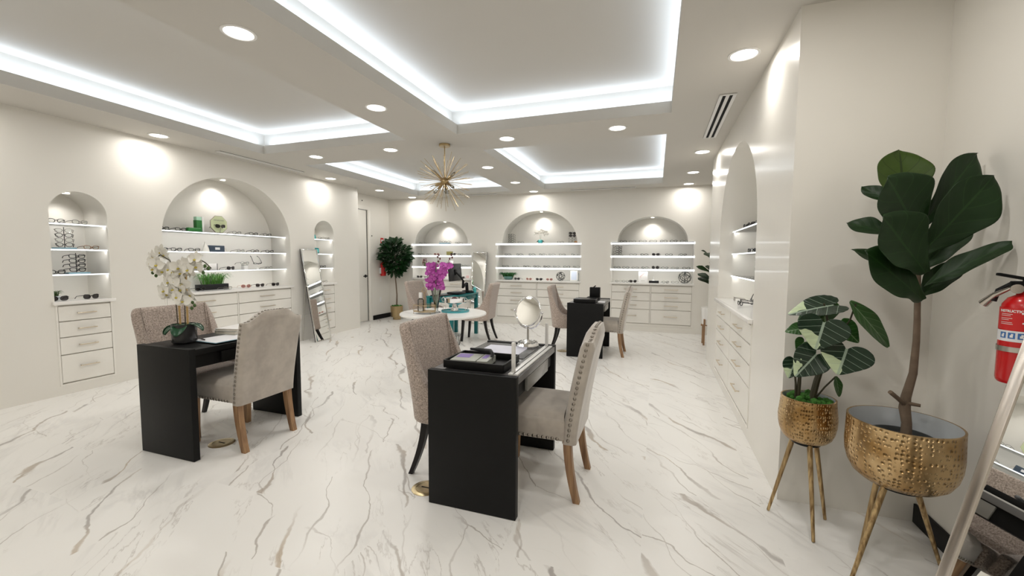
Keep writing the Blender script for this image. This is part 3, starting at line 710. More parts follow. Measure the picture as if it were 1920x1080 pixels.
# ------------------------------------------------------------------ boucle host chairs (face +x locally)
def boucle_chair(label, wide=.26):
    t = thing('host_chair', label, 'chair', (0, 0, 0), 0, 'mauve boucle host chairs with black legs')
    W = wide
    def plan(u):                       # u in -1..1 round the U from one arm tip to the other
        a = abs(u); s = 1 if u > 0 else -1
        if a < .42: x = -.25; y = W*.80*a/.42
        elif a < .60: q = (a-.42)/.18*pi/2; x = -.25+.052*(1-cos(q)); y = W*.80+.052*sin(q)
        else: x = -.198+.33*(a-.60)/.40; y = W*.80+.052
        return x, s*y
    def hgt(u):
        a = abs(u)
        if a < .50: return .972
        if a < .70: q = (a-.50)/.20; return .972-(.972-.575)*(q*q*(3-2*q))
        return .575-.085*(a-.70)/.30
    bm = NB()
    def sh(i, j):
        u = -1+2*i; x, y = plan(u); z = .36+(hgt(u)-.36)*j
        k = (z-.36)/.61; back = max(0, 1-abs(u)/.75)
        x -= (.085*k**1.4)*min(1, (1-abs(u))/.45)*1.0
        y *= 1+.10*k-.05*(1-k)
        return (x, y, z)
    grid(bm, sh, 48, 14)
    obj('backrest', bm, M['boucle'], t, 60, mods=[('SOLID', .062, 0), ('SUB', 1)])
    bm = NB(); box(bm, -.215, .205, -W*.80-.01, W*.80+.01, .345, .485, .03, 3)
    for v in bm.verts:
        if v.co.z > .44: v.co.z += .02*(1-((v.co.x-.02)/.25)**2)*(1-(v.co.y/W)**2)
    obj('seat', bm, M['boucle'], t, 60)
    for s in (-1, 1):
        bm = NB(); tube(bm, [Vector(sh(.5+s*.235, j/8))+Vector((.034, -s*.012, 0)) for j in range(2, 9)], .004, 6)
        obj('piping', bm, M['boucle'], t, 60)
    for s in (-1, 1):
        bm = NB(); V = []; y = s*(W*.72)
        for k in range(7):
            q = k/6; z = .37*(1-q); xx = .155+.03*q; h = .023-.008*q
            V.append([bm.verts.new((xx+p*h, y+r*h, z)) for p, r in ((-1, -1), (1, -1), (1, 1), (-1, 1))])
        for a, b in zip(V, V[1:]):
            for k in range(4): bm.faces.new((a[k], a[(k+1) % 4], b[(k+1) % 4], b[k]))
        bm.faces.new(V[0]); bm.faces.new(V[-1][::-1]); obj('leg', bm, M['blackwood'], t, 30)
        bm = NB(); V = []
        for k in range(9):
            q = k/8; z = .37*(1-q); xx = -.215-.10*q**1.7; yy = y*(1+.10*q); h = .022-.008*q
            V.append([bm.verts.new((xx+p*h, yy+r*h, z)) for p, r in ((-1, -1), (1, -1), (1, 1), (-1, 1))])
        for a, b in zip(V, V[1:]):
            for k in range(4): bm.faces.new((a[k], a[(k+1) % 4], b[(k+1) % 4], b[k]))
        bm.faces.new(V[0]); bm.faces.new(V[-1][::-1]); obj('leg', bm, M['blackwood'], t, 30)
    return t
bc = boucle_chair('mauve boucle chair at the vanity mirror desk')
bc.location = (-1.12, 2.43, 0)
copy_tree(bc, loc=(-3.42, 2.32, 0), rot=(0, 0, 0), label='mauve boucle chair facing the white orchid desk')
copy_tree(bc, loc=(-1.17, 6.22, 0), rot=(0, 0, .1), label='mauve boucle chair at the desk of stacked black boxes')
copy_tree(bc, loc=(-2.84, 6.40, 0), rot=(0, 0, pi+.12), label='mauve boucle chair on the mirror side of the teal desk')
copy_tree(bc, loc=(-3.72, 6.42, 0), rot=(0, 0, 0), label='mauve boucle chair behind the teal desk facing the monitor')

# ------------------------------------------------------------------ teal desk and what stands on it
t = thing('writing_desk', 'teal writing desk carrying the monitor, behind the round table', 'desk', (-3.28, 6.46, 0))
hx, hy = .235, .52
bm = NB(); box(bm, -hx, hx, -hy, hy, .725, .757, .003); obj('tabletop', bm, M['teal'], t, 30)
bm = NB(); box(bm, -hx+.02, hx-.02, -hy+.03, hy-.03, .655, .725); obj('apron', bm, M['teal'], t, 30)
for y in (-.26, .26):
    bm = NB(); box(bm, hx-.022, hx-.010, y-.20, y+.20, .662, .718, .002); dr = obj('drawer', bm, M['teal'], t, 30)
    bm = NB(); sphere(bm, (hx-.002, y, .69), .010); obj('knob', bm, M['gold'], dr)
for sx in (-1, 1):
    for sy in (-1, 1):
        bm = NB(); box(bm, sx*(hx-.032)-.029, sx*(hx-.032)+.029, sy*(hy-.032)-.029, sy*(hy-.032)+.029, 0, .726, .003); obj('leg', bm, M['teal'], t, 30)
zt = .757
t = thing('computer_monitor', 'black monitor on a jointed arm on the teal desk', 'monitor', (-3.19, 6.56, zt), pi+.05)
Rm = Matrix.Rotation(.08, 3, 'Y')
bm = NB(); box(bm, .10, .125, -.26, .26, .22, .52, .006, rot=Rm); obj('screen_housing', bm, M['blackplastic'], t, 30)
bm = NB(); box(bm, .125, .128, -.25, .25, .235, .51, rot=Rm); obj('screen', bm, M['skin'], t, 30)
bm = NB(); box(bm, .085, .10, -.05, .05, .32, .42, .004); tube(bm, [(.09, 0, .37), (.02, 0, .30), (-.02, -.05, .22)], .016); obj('mount_head', bm, M['blackmetal'], t)
bm = NB(); tube(bm, [(-.02, -.05, .22), (-.02, -.03, .11), (-.02, -.19, .17)], .022); tube(bm, [(-.02, -.20, .18), (-.03, -.20, .04)], .028, 12); obj('arm', bm, M['blackmetal'], t)
bm = NB(); box(bm, -.10, .04, -.27, -.13, .001, .045, .006); obj('clamp_base', bm, M['blackmetal'], t, 30)
bm = NB(); box(bm, -.11, .11, -.14, .14, .001, .045, .008); tag(obj('cash_drawer', bm, M['blackplastic'], None, 30, loc=(-3.20, 6.40, zt)), 'flat black device box on the teal desk under the monitor', 'device')
bm = NB(); box(bm, -.16, .16, -.11, .11, .001, .018, .005); tag(obj('laptop', bm, M['blackplastic'], None, 30, loc=(-3.31, 6.08, zt), rot=(0, 0, 1.45)), 'thin closed black laptop at the near end of the teal desk', 'laptop')
bm = NB(); sphere(bm, (0, 0, .016), .03, 14, 8, (1.3, .8, .55)); tag(obj('computer_mouse', bm, M['blackplastic'], loc=(-3.09, 6.80, zt)), 'black computer mouse at the mirror end of the teal desk', 'mouse')
t = thing('spray_bottle', 'small clear bottle with mint label on the teal desk', 'bottle', (-3.10, 6.93, zt))
bm = NB(); lathe(bm, [(0, 0), (.03, 0), (.032, .07), (.012, .09), (.012, .10), (0, .10)], 14); obj('body', bm, M['tealpot'], t)
bm = NB(); lathe(bm, [(0, .10), (.014, .10), (.014, .125), (0, .125)], 12); obj('cap', bm, M['white'], t)
# bin of hangers / wire basket below
t = thing('wire_basket', 'small black wire basket on the floor by the teal desk leg', 'basket', (-2.955, 5.90, 0))
bm = NB()
for k in range(12):
    a = 2*pi*k/12; tube(bm, [(.05*cos(a), .05*sin(a), .003), (.085*cos(a), .085*sin(a), .16)], .0022, 5)
obj('wires', bm, M['blackmetal'], t)
bm = NB(); tube(bm, [(.085*cos(2*pi*k/24), .085*sin(2*pi*k/24), .16) for k in range(24)], .004, 6, closed=True); tube(bm, [(.05*cos(2*pi*k/24), .05*sin(2*pi*k/24), .004) for k in range(24)], .004, 6, closed=True); obj('rim', bm, M['blackmetal'], t)

# ------------------------------------------------------------------ round table
TX, TY, TZ = -2.235, 4.15, .76
t = thing('round_table', 'round white pedestal table with the magenta orchids', 'table', (TX, TY, 0))
bm = NB(); lathe(bm, [(0, .735), (.46, .735), (.478, .742), (.48, .752), (.474, .76), (0, .76)], 72); obj('tabletop', bm, M['white'], t, 50)
bm = NB(); lathe(bm, [(0, .735), (.12, .735), (.04, .70), (.032, .40), (.035, .08), (0, .08)], 28); obj('pedestal', bm, M['white'], t, 50)
bm = NB(); lathe(bm, [(0, .085), (.05, .08), (.20, .03), (.26, .012), (.26, 0), (0, 0)], 40); obj('base', bm, M['white'], t, 50)

def petal(bm, c, dirv, up, ln, wd, curl=.15, nu=5, nv=4, cup=.12):
    d = Vector(dirv).normalized(); n = (Vector(up)-d*Vector(up).dot(d)).normalized(); s = d.cross(n)
    def fn(u, v):
        w_ = wd*sin(pi*min(1, .12+.88*u)**.8)*.5 if u < 1 else 0
        w_ = wd*.5*(sin(pi*(u*.86+.10)))**.7 if 0 < u < 1 else wd*.08
        q = (v-.5)*2
        return Vector(c)+d*ln*u+s*w_*q+n*(curl*ln*(u*u)*-1+cup*wd*q*q)
    grid(bm, fn, nu, nv)
def orchid_flower(name, r, mt, throat=True):
    bm = NB(); Z = Vector((0, 0, 1))
    for a, l, w_ in ((90, 1, .72), (210, .95, .68), (330, .95, .68)):
        petal(bm, (0, 0, -.004), (cos(R(a)), sin(R(a)), .05), Z, r*l, r*w_)
    for a in (20, 160):
        petal(bm, (0, 0, .002), (cos(R(a)), sin(R(a)), .12), Z, r*1.02, r*1.15, .22)
    return bm
def copy_part(o, parent, loc, rot, name=None):
    c = o.copy(); COL.objects.link(c); c.parent = parent; c.location = loc; c.rotation_euler = rot
    for ch in o.children:
        g = ch.copy(); COL.objects.link(g); g.parent = c
    return c
def face_rot(d, roll=0):
    q = Vector(d).to_track_quat('Z', 'Y').to_matrix() @ Matrix.Rotation(roll, 3, 'Z')
    return q.to_euler()
def strap_leaf(bm, base, dirv, ln, wd, droop=.5, nu=8, up=(0, 0, 1), uv=False):
    d = Vector(dirv).normalized(); s = d.cross(Vector((0, 0, 1)))
    s = s.normalized() if s.length > .01 else Vector((1, 0, 0))
    hor = Vector((d.x, d.y, 0)); hor = hor.normalized() if hor.length > .01 else Vector((1, 0, 0))
    pts = []; p = Vector(base); cur = d.copy(); st = ln/nu
    for k in range(nu+1):
        pts.append((p.copy(), cur.copy())); cur = (cur+Vector((0, 0, -droop/nu))).normalized(); p = p+cur*st
    def fn(u, v):
        k = min(nu, int(round(u*nu))); q, c_ = pts[k]; w_ = wd*.5*max(.06, sin(pi*(.08+.92*u*.97)))**.6
        n = s.cross(c_)
        return q+s*w_*(v-.5)*2+n*(abs(v-.5)*2)**2*wd*.12
    grid(bm, fn, nu, 4, uv=uv)
# white orchids on the left desk
ox, oy, oz = -3.175, 2.035, .757
t = thing('potted_orchid', 'white orchids on two canes in a smoked glass pot, on a black desk', 'orchid', (ox, oy, oz))
bm = NB(); lathe(bm, [(0, 0), (.071, 0), (.075, .004), (.075, .130), (.071, .130), (.070, .09), (0, .09)], 40); obj('pot', bm, M['darkpot'], t)
bm = NB(); lathe(bm, [(0, .088), (.069, .092), (.06, .105), (0, .112)], 24); obj('soil', bm, M['soil'], t)
for (a, l, w_, e) in ((250, .11, .085, .12), (305, .12, .09, .1), (200, .15, .06, .25), (20, .13, .05, .5), (95, .14, .07, .3), (150, .13, .07, .35)):
    bm = NB(); strap_leaf(bm, (.02*cos(R(a)), .02*sin(R(a)), .115), (cos(R(a)), sin(R(a)), e+.3), l, w_, 1.9); obj('leaf', bm, M['orchleaf'], t, mods=[('SOLID', .003, 0)])
for (x, y, xt) in ((-.035, 0, -.045), (.025, .01, .03)):
    bm = NB(); tube(bm, [(x, y, .08), ((x+xt)/2, y, .3), (xt, y, .50)], .0065, 8); obj('cane', bm, M['bamboo'], t)
st1 = [(-.045, -.01, .08), (-.055, -.01, .30), (-.05, -.01, .48), (-.08, -.02, .58), (-.16, -.03, .62), (-.24, -.03, .58)]
st2 = [(.015, .0, .08), (.02, .0, .30), (.03, .0, .47), (.07, 0, .56), (.16, 0, .60), (.24, 0, .57), (.30, 0, .53)]
for s_ in (st1, st2):
    bm = NB(); tube(bm, s_, .0035, 6); obj('stem', bm, M['stem'], t)
fw = None
spots = [(-.10, .37), (.02, .44), (.10, .34), (-.04, .33), (.06, .42), (-.21, .60), (-.16, .55), (-.24, .56), (-.10, .52), (-.06, .50), (0, .53), (.06, .55), (.13, .56), (.19, .59), (.10, .50), (.16, .52), (-.14, .62), (.03, .33), (-.18, .50), (-.20, .64), (-.08, .43), (.05, .38), (-.12, .34), (.01, .49), (.20, .54), (-.22, .52), (-.02, .38), (.08, .30)]
for k, (x, z) in enumerate(spots):
    d = (random.uniform(-.25, .55), -1, random.uniform(-.35, .25))
    lo = (x+random.uniform(-.008, .008), -.03+random.uniform(-.03, .03), z); ro = face_rot(d, random.uniform(-.3, .3))
    if fw is None:
        fw = obj('flower', orchid_flower('f', .060, M['petalw']), M['petalw'], t, loc=lo, rot=ro)
        bm = NB(); sphere(bm, (0, -.006, .008), .009, 8, 6, (1, .8, 1.2)); obj('throat', bm, M['yellow'], fw)
    else: copy_part(fw, t, lo, ro)
for (x, z) in ((-.25, .50), (-.235, .47), (-.27, .49), (.27, .545), (.30, .53), (.25, .50), (.13, .29), (.15, .27), (.12, .25)):
    bm = NB(); sphere(bm, (x, -.02, z), .010, 8, 6, (1, 1, 1.3)); obj('bud', bm, M['bud'], t)
# magenta orchids in a flared glass vase on the round table
t = thing('flower_vase', 'magenta orchids in a tall clear vase on the round table', 'vase', (-2.31, 4.12, TZ))
bm = NB(); lathe(bm, [(0, 0), (.045, 0), (.045, .008), (.016, .02), (.022, .06), (.040, .16), (.060, .27), (.057, .27), (.037, .16), (.018, .06), (.0, .03)], 28); obj('vase', bm, M['glass'], t)
bm = NB(); lathe(bm, [(0, .05), (.018, .062), (.036, .16), (.042, .20), (0, .20)], 20); obj('filler', bm, M['greenstem'], t)
for k in range(5):
    a = 2*pi*k/5; bm = NB(); tube(bm, [(0.008*cos(a), .008*sin(a), .06), (.03*cos(a), .03*sin(a), .27), (.10*cos(a), .06*sin(a), .45), (.15*cos(a), .08*sin(a), .56)], .0035, 6); obj('stem', bm, M['greenstem'], t)
fw = None
rr = random.Random(3)
for k in range(44):
    z = rr.uniform(.27, .56); w_ = .05+.11*((z-.25)/.30); x = rr.uniform(-w_, w_)
    d = (x*4+.4, -1+rr.uniform(-.4, .4), rr.uniform(-.4, .5)); lo = (x+.02, -.05+rr.uniform(-.05, .07), z); ro = face_rot(d, rr.uniform(-1, 1))
    if fw is None: fw = obj('flower', orchid_flower('f', .040, M['petalp']), M['petalp'], t, loc=lo, rot=ro)
    else: copy_part(fw, t, lo, ro)
for (x, z) in ((.02, .62), (.05, .60), (.035, .64), (.17, .60), (.20, .615), (.19, .64), (.03, .57)):
    bm = NB(); sphere(bm, (x, 0, z), .010, 8, 6, (1, 1, 1.3)); tube(bm, [(x, 0, z), (x*.8, 0, z-.07)], .0015, 5); obj('bud', bm, M['darkred'], t)
# gold wire caddy with a pump bottle
t = thing('wire_caddy', 'oval gold wire caddy on the round table', 'caddy', (-2.385, 3.99, TZ))
bm = NB(); n = 40; E1 = lambda k, z, s=1: (.13*s*cos(2*pi*k/n), .085*s*sin(2*pi*k/n), z)
for z in (.028, .095): tube(bm, [E1(k, z) for k in range(n)], .003, 6, closed=True)
for k in range(0, n): tube(bm, [E1(k, .028), E1(k, .095)], .0013, 4)
tube(bm, [(0, 0, .03), (0, 0, .23)], .004, 8); tube(bm, [(-.028*cos(2*pi*k/16), 0, .255+.028*sin(2*pi*k/16)) for k in range(16)], .003, 6, closed=True)
for (x, y) in ((-.1, -.05), (.1, -.05), (.1, .05), (-.1, .05)): tube(bm, [(x, y, .028), (x*1.05, y*1.05, .001)], .0025, 5)
obj('wire_frame', bm, M['gold'], t)
bm = NB(); lathe(bm, [(0, .022), (.98, .022), (.98, .028), (0, .028)], 36, sx=.13, sy=.085); obj('tray', bm, M['gold'], t)
t = thing('pump_bottle', 'clear pump bottle with white cap in the gold wire caddy', 'bottle', (-2.43, 3.99, TZ+.03))
bm = NB(); lathe(bm, [(0, 0), (.032, 0), (.034, .01), (.034, .12), (.014, .14), (0, .14)], 20); obj('body', bm, M['glass'], t)
bm = NB(); lathe(bm, [(0, .14), (.020, .14), (.020, .20), (0, .20)], 16); obj('cap', bm, M['white'], t)
# silver bowl on the turquoise tray
t = thing('serving_tray', 'round turquoise tray with metal handles on the round table', 'tray', (-2.15, 4.27, TZ))
bm = NB(); lathe(bm, [(0, 0), (.155, 0), (.16, .018), (.154, .018), (.150, .006), (0, .006)], 48); obj('tray_body', bm, M['tealtray'], t)
for s in (-1, 1):
    bm = NB(); tube(bm, [(s*.135, -.03, .012), (s*.145, -.03, .06), (s*.145, .03, .06), (s*.135, .03, .012)], .004, 6); obj('handle', bm, M['steel'], t)
t = thing('pedestal_bowl', 'silver pedestal bowl with two loop handles on the turquoise tray', 'bowl', (-2.16, 4.27, TZ+.007))
bm = NB(); lathe(bm, [(0, 0), (.045, 0), (.046, .01), (.032, .04), (.022, .062), (.06, .072), (.115, .100), (.118, .140), (.122, .150), (.116, .150), (.108, .104), (.04, .080), (0, .078)], 40); obj('bowl', bm, M['chrome'], t)
for s in (-1, 1):
    bm = NB(); tube(bm, [(s*.112, 0, .145), (s*.14, 0, .155), (s*.162, 0, .135), (s*.155, 0, .105), (s*.115, 0, .098)], .004, 8); obj('handle', bm, M['chrome'], t)
t = thing('artificial_flower', 'pale star shaped flower with dark centre in the silver bowl', 'flower', (-2.16, 4.27, TZ+.135))
bm = NB()
for k in range(9): petal(bm, (0, 0, .0), (cos(2*pi*k/9), sin(2*pi*k/9), .55), (0, 0, 1), .055, .024)
obj('petals', bm, M['petalw'], t)
bm = NB(); sphere(bm, (0, 0, .008), .034, 12, 8, (1, 1, .8)); obj('centre', bm, M['darkred'], t)

# ------------------------------------------------------------------ things on the vanity mirror desk
zt = .751
t = thing('desk_tray', 'black open display tray on the vanity mirror desk', 'tray', (-.925, 2.175, .758))
bm = NB(); hx, hy, h = .175, .13, .042
box(bm, -hx, hx, -hy, hy, 0, .006)
for s in (-1, 1): box(bm, s*hx-.005 if s < 0 else s*hx-.005, s*hx+.005, -hy, hy, 0, h, .001); box(bm, -hx, hx, s*hy-.005, s*hy+.005, 0, h, .001)
obj('tray_body', bm, M['black'], t, 30)
for k, (x, y, rz, a, b, lab) in enumerate(((-1.005, 2.15, .10, .075, .085, 'grey and purple printed box in the black tray, farther from the rail'), (-.895, 2.16, .10, .032, .085, 'grey and purple printed box in the black tray, beside the black strap'))):
    t = thing('printed_box', lab, 'box', (x, y, .765), rz, 'printed boxes in the black tray')
    bm = NB(); box(bm, -a+.002, a-.002, -b+.002, b-.002, 0, .030); obj('pages', bm, M['bookwhite'], t, 30)
    bm = NB(); box(bm, -a, a, -b, b, .030, .036, .001); box(bm, -a, a, -b, b, .0, .003); box(bm, a-.003, a, -b, b, 0, .036); obj('cover', bm, M['greyprint'], t, 30)
    bm = NB(); box(bm, -a+.01, a*.2, -b*.2, b*.85, .036, .0366); obj('purple_panel', bm, M['purple'], t, 30)
bm = NB(); tube(bm, [(-.10, .02, .06), (-.04, .03, .055), (.03, .02, .055), (.055, -.01, .045), (.06, -.05, .015)], [.006, .012, .013, .011, .007], 10)
tag(obj('eyewear_pouch', bm, M['blackplastic'], loc=(-.93, 2.22, .758+.01), smooth=60), 'long black soft pouch lying over the printed boxes in the tray', 'pouch')
t = thing('desk_mat', 'pale lavender print under a grey desk mat on the vanity mirror desk', 'desk mat', (-.94, 2.60, .7505))
bm = NB(); box(bm, -.19, .19, -.20, .20, 0, .004, .001); obj('mat', bm, M['deskgrey'], t, 30)
bm = NB(); box(bm, -.15, .13, -.17, .12, .004, .0055); obj('print', bm, M['palepic'], t, 30)
t = thing('vanity_mirror', 'round chrome vanity mirror on a crystal base on the black desk', 'mirror', (-.825, 2.745, .756), -.35)
bm = NB(); lathe(bm, [(0, 0), (.075, 0), (.077, .012), (.070, .030), (.035, .042), (.012, .048), (0, .048)], 14); obj('crystal_base', bm, M['chrome'], t, 10)
bm = NB()
for k in range(14):
    a = 2*pi*k/14
    bmesh.ops.create_icosphere(bm, subdivisions=1, radius=.014, matrix=Matrix.Translation((.058*cos(a), .058*sin(a), .026)))
obj('crystal', bm, M['glass'], t, None)
bm = NB(); tube(bm, [(0, 0, .045), (0, 0, .145)], .0075, 12); obj('pole', bm, M['steel'], t)
Rt = Matrix.Rotation(R(-14), 3, 'X'); cz = .245
bm = NB(); tube(bm, [Rt @ Vector((.100*cos(2*pi*k/48), 0, .100*sin(2*pi*k/48)))+Vector((0, 0, cz)) for k in range(48)], .0065, 10, closed=True); obj('rim', bm, M['chrome'], t)
bm = NB(); tube(bm, [(.118*cos(pi+pi*k/24), 0, .118*sin(pi+pi*k/24)+cz) for k in range(25)], .005, 8)
for s in (-1, 1): sphere(bm, (s*.118, 0, cz), .010); 
obj('yoke', bm, M['chrome'], t)
bm = NB(); V = [bm.verts.new(Rt @ Vector((.098*cos(2*pi*k/48), y_, .098*sin(2*pi*k/48)))+Vector((0, 0, cz))) for y_ in (-.004, .004) for k in range(48)]
bm.faces.new(V[:48][::-1]); bm.faces.new(V[48:])
for k in range(48): bm.faces.new((V[k], V[(k+1) % 48], V[48+(k+1) % 48], V[48+k]))
obj('mirror_glass', bm, M['mirror'], t, 30)
t = thing('screen_rail', 'brushed metal rail with two upright posts along the desk edge', 'rail', (-.690, 2.42, .751))
bm = NB(); box(bm, -.030, .024, -.385, .385, 0, .009, .001); obj('base_strip', bm, M['alu'], t, 30)
bm = NB(); box(bm, -.0, .003, -.385, .385, .009, .012); obj('channel', bm, M['blackmetal'], t, 30)
for y in (-.345, .37):
    bm = NB(); box(bm, -.022, -.003, y-.009, y+.009, .009, .168, .002); obj('post', bm, M['alu'], t, 30)

# ------------------------------------------------------------------ things on the white orchid desk
t = thing('clipboard', 'sheet of white paper on a clipboard on the white orchid desk', 'paper', (-3.02, 2.235, .758), -.05)
bm = NB(); box(bm, -.13, .13, -.17, .17, 0, .004, .001); obj('board', bm, M['bluegrey'], t, 30)
bm = NB(); box(bm, -.125, .125, -.165, .165, .004, .006); obj('sheet', bm, M['paper'], t, 30)
bm = NB(); tube(bm, [(-.06, 0, 0), (.06, .0, 0)], .0045, 8); tag(obj('pen', bm, M['blackplastic'], loc=(-3.115, 2.115, .769), rot=(0, 0, -.35)), 'black pen lying on the paper beside the orchid pot', 'pen')
bz = .765
for k, (h, lab) in enumerate(((.026, 'thick white book, lower of the two on the white orchid desk'), (.018, 'thin white book, upper of the two on the white orchid desk'))):
    t = thing('book', lab, 'book', (-3.16, 2.43, bz), .12+k*.1, 'books on the white orchid desk')
    bm = NB(); box(bm, -.088, .090, -.118, .118, .002, h-.002); obj('pages', bm, M['bookwhite'], t, 30)
    bm = NB(); box(bm, -.092, .092, -.122, .122, 0, .002); box(bm, -.092, .092, -.122, .122, h-.002, h); box(bm, -.094, -.090, -.122, .122, 0, h); obj('cover', bm, M['card'] if k else M['greyprint'], t, 30)
    bz += h+.001

# ------------------------------------------------------------------ things on the third desk
t = thing('display_tray', 'closed black display tray on the desk near the back wall', 'tray', (-.93, 5.92, .758))
bm = NB(); box(bm, -.15, .15, -.13, .13, 0, .045, .003); obj('tray_body', bm, M['black'], t, 30)
bm = NB(); box(bm, -.152, .152, -.132, .132, .040, .050, .002); obj('rim', bm, M['blackplastic'], t, 30)
t = thing('card_holder', 'upright black box stand behind the black tray', 'box', (-.86, 6.28, .758))
bm = NB(); box(bm, -.10, .08, -.10, .10, 0, .045, .003); obj('base', bm, M['black'], t, 30)
bm = NB(); box(bm, -.065, .085, -.03, .05, .045, .19, .004); obj('upright', bm, M['black'], t, 30)
bm = NB(); tube(bm, [(-.01, 0, .19), (.02, 0, .215)], .008); obj('knob', bm, M['blackplastic'], t)
bm = NB(); box(bm, -.05, .05, -.11, .11, 0, .003); tag(obj('price_card', bm, M['paper'], None, 30, loc=(-.73, 6.10, .751), rot=(0, 0, .1)), 'small white card beside the black tray on the desk near the back wall', 'card')

# ------------------------------------------------------------------ chandelier
t = thing('chandelier', 'gold starburst chandelier of thin rods with globe bulbs', 'chandelier', (-2.385, 4.475, ZC))
bm = NB(); lathe(bm, [(0, -.028), (.063, -.028), (.065, -.024), (.065, -.001), (0, -.001)], 32); obj('canopy', bm, M['gold'], t)
bm = NB(); tube(bm, [(0, 0, -.028), (0, 0, -.40)], .0065, 10); obj('stem', bm, M['gold'], t)
CZ = -.43
bm = NB(); sphere(bm, (0, 0, CZ), .047, 20, 14); obj('hub', bm, M['gold'], t)
bulbs = [(-.6, -.3, .55), (.75, -.3, .35), (-.8, -.2, -.35), (.75, -.35, -.45), (-.45, -.5, -.75), (.35, -.5, -.8), (.1, .8, .5), (-.2, .8, -.6)]
for b in bulbs:
    d = Vector(b).normalized(); c = Vector((0, 0, CZ))
    bm = NB(); tube(bm, [c+d*.04, c+d*.125], .0135, 12); s = obj('socket', bm, M['gold'], t)
    bm = NB(); tube(bm, [c+d*.125, c+d*.135, c+d*.16, c+d*.19, c+d*.20], [.009, .014, .018, .012, .002], 12); obj('bulb', bm, M['glass'], s)
rr = random.Random(11); n = 96
rod = None
for k in range(n):
    zz = 1-2*(k+.5)/n; a = k*2.399963; r_ = math.sqrt(1-zz*zz); d = Vector((r_*cos(a), r_*sin(a), zz))
    if d.z > .93: continue
    ln = rr.uniform(.30, .36)
    if rod is None:
        bm = NB(); tube(bm, [(0, 0, .02), (0, 0, 1)], .0023, 6); rod = obj('rod', bm, M['gold'], t); c = rod
    else: c = rod.copy(); COL.objects.link(c)
    c.location = (0, 0, CZ); c.rotation_euler = face_rot(d); c.scale = (1, 1, ln)

# ------------------------------------------------------------------ leaning mirrors
def floor_mirror(label, w_, h_, loc, rz, lean, easel=True, strip=.022):
    """glass faces +x locally; leans towards -x by `lean` radians"""
    t = thing('floor_mirror', label, 'mirror', loc, rz)
    bm = NB(); box(bm, -.022, -.006, -w_/2, w_/2, 0, h_, .002); body = obj('back_board', bm, M['blackplastic'], t, 30, rot=(0, -lean, 0))
    bm = NB(); box(bm, -.006, -.002, -w_/2+strip, w_/2-strip, strip, h_-strip); obj('mirror_glass', bm, M['mirror'], t, 30, rot=(0, -lean, 0))
    bm = NB()
    for (a, b, c_, d_) in ((-w_/2, -w_/2+strip, 0, h_), (w_/2-strip, w_/2, 0, h_), (-w_/2+strip, w_/2-strip, 0, strip), (-w_/2+strip, w_/2-strip, h_-strip, h_)):
        box(bm, -.008, .003, a, b, c_, d_, .003, 2)
    obj('bevelled_frame', bm, M['bevel'] if strip < .03 else M['frame'], t, 30, rot=(0, -lean, 0))
    if easel:
        bm = NB(); top = Vector((-sin(lean)*h_*.75-.02, 0, cos(lean)*h_*.75)); xf = -sin(lean)*h_-.03
        for s in (-1, 1): tube(bm, [top+Vector((0, s*w_*.35, 0)), (xf, s*w_*.42, .004)], .006, 8)
        q = top.lerp(Vector((xf, 0, .004)), .62); tube(bm, [(q.x, -w_*.40, q.z), (q.x, w_*.40, q.z)], .004, 6)
        obj('easel_leg', bm, M['steel'], t)
    return t
floor_mirror('tall strip-edged mirror leaning at the long wall beside the wide niche', .345, 1.53, (-5.15, 5.45, 0), 0, R(10))
floor_mirror('narrow strip-edged mirror leaning on the back wall behind the teal desk', .33, 1.52, (-3.55, 8.00, 0), -pi/2, R(8), easel=False)
floor_mirror('large metal framed mirror leaning beside the fire extinguisher', .50, 1.58, (.845, 1.36, .002), pi+.30, R(15), easel=False, strip=.034)

# ------------------------------------------------------------------ floor outlets
fp = None
for (x, y, lab) in ((-2.98, 2.13, 'round brass floor outlet under the white orchid desk chair'), (-1.255, 2.10, 'round brass floor outlet at the corner of the vanity mirror desk'), (-1.28, 6.06, 'round brass floor outlet beside the desk near the back wall')):
    if fp is None:
        fp = thing('floor_outlet', lab, 'floor outlet', (x, y, 0), 0, 'brass floor outlets')
        bm = NB(); lathe(bm, [(0, 0), (.085, 0), (.085, .002), (.078, .0045), (.060, .005), (.058, .003), (0, .003)], 40); obj('ring', bm, M['brass'], fp)
        bm = NB(); lathe(bm, [(0, .001), (.056, .001), (.056, .0048), (0, .0048)], 36); cv = obj('cover', bm, M['brass'], fp)
        bm = NB(); box(bm, -.03, .03, -.004, .004, .0048, .006); obj('slot', bm, M['dark'], cv, 30)
    else: copy_tree(fp, loc=(x, y, 0), label=lab)

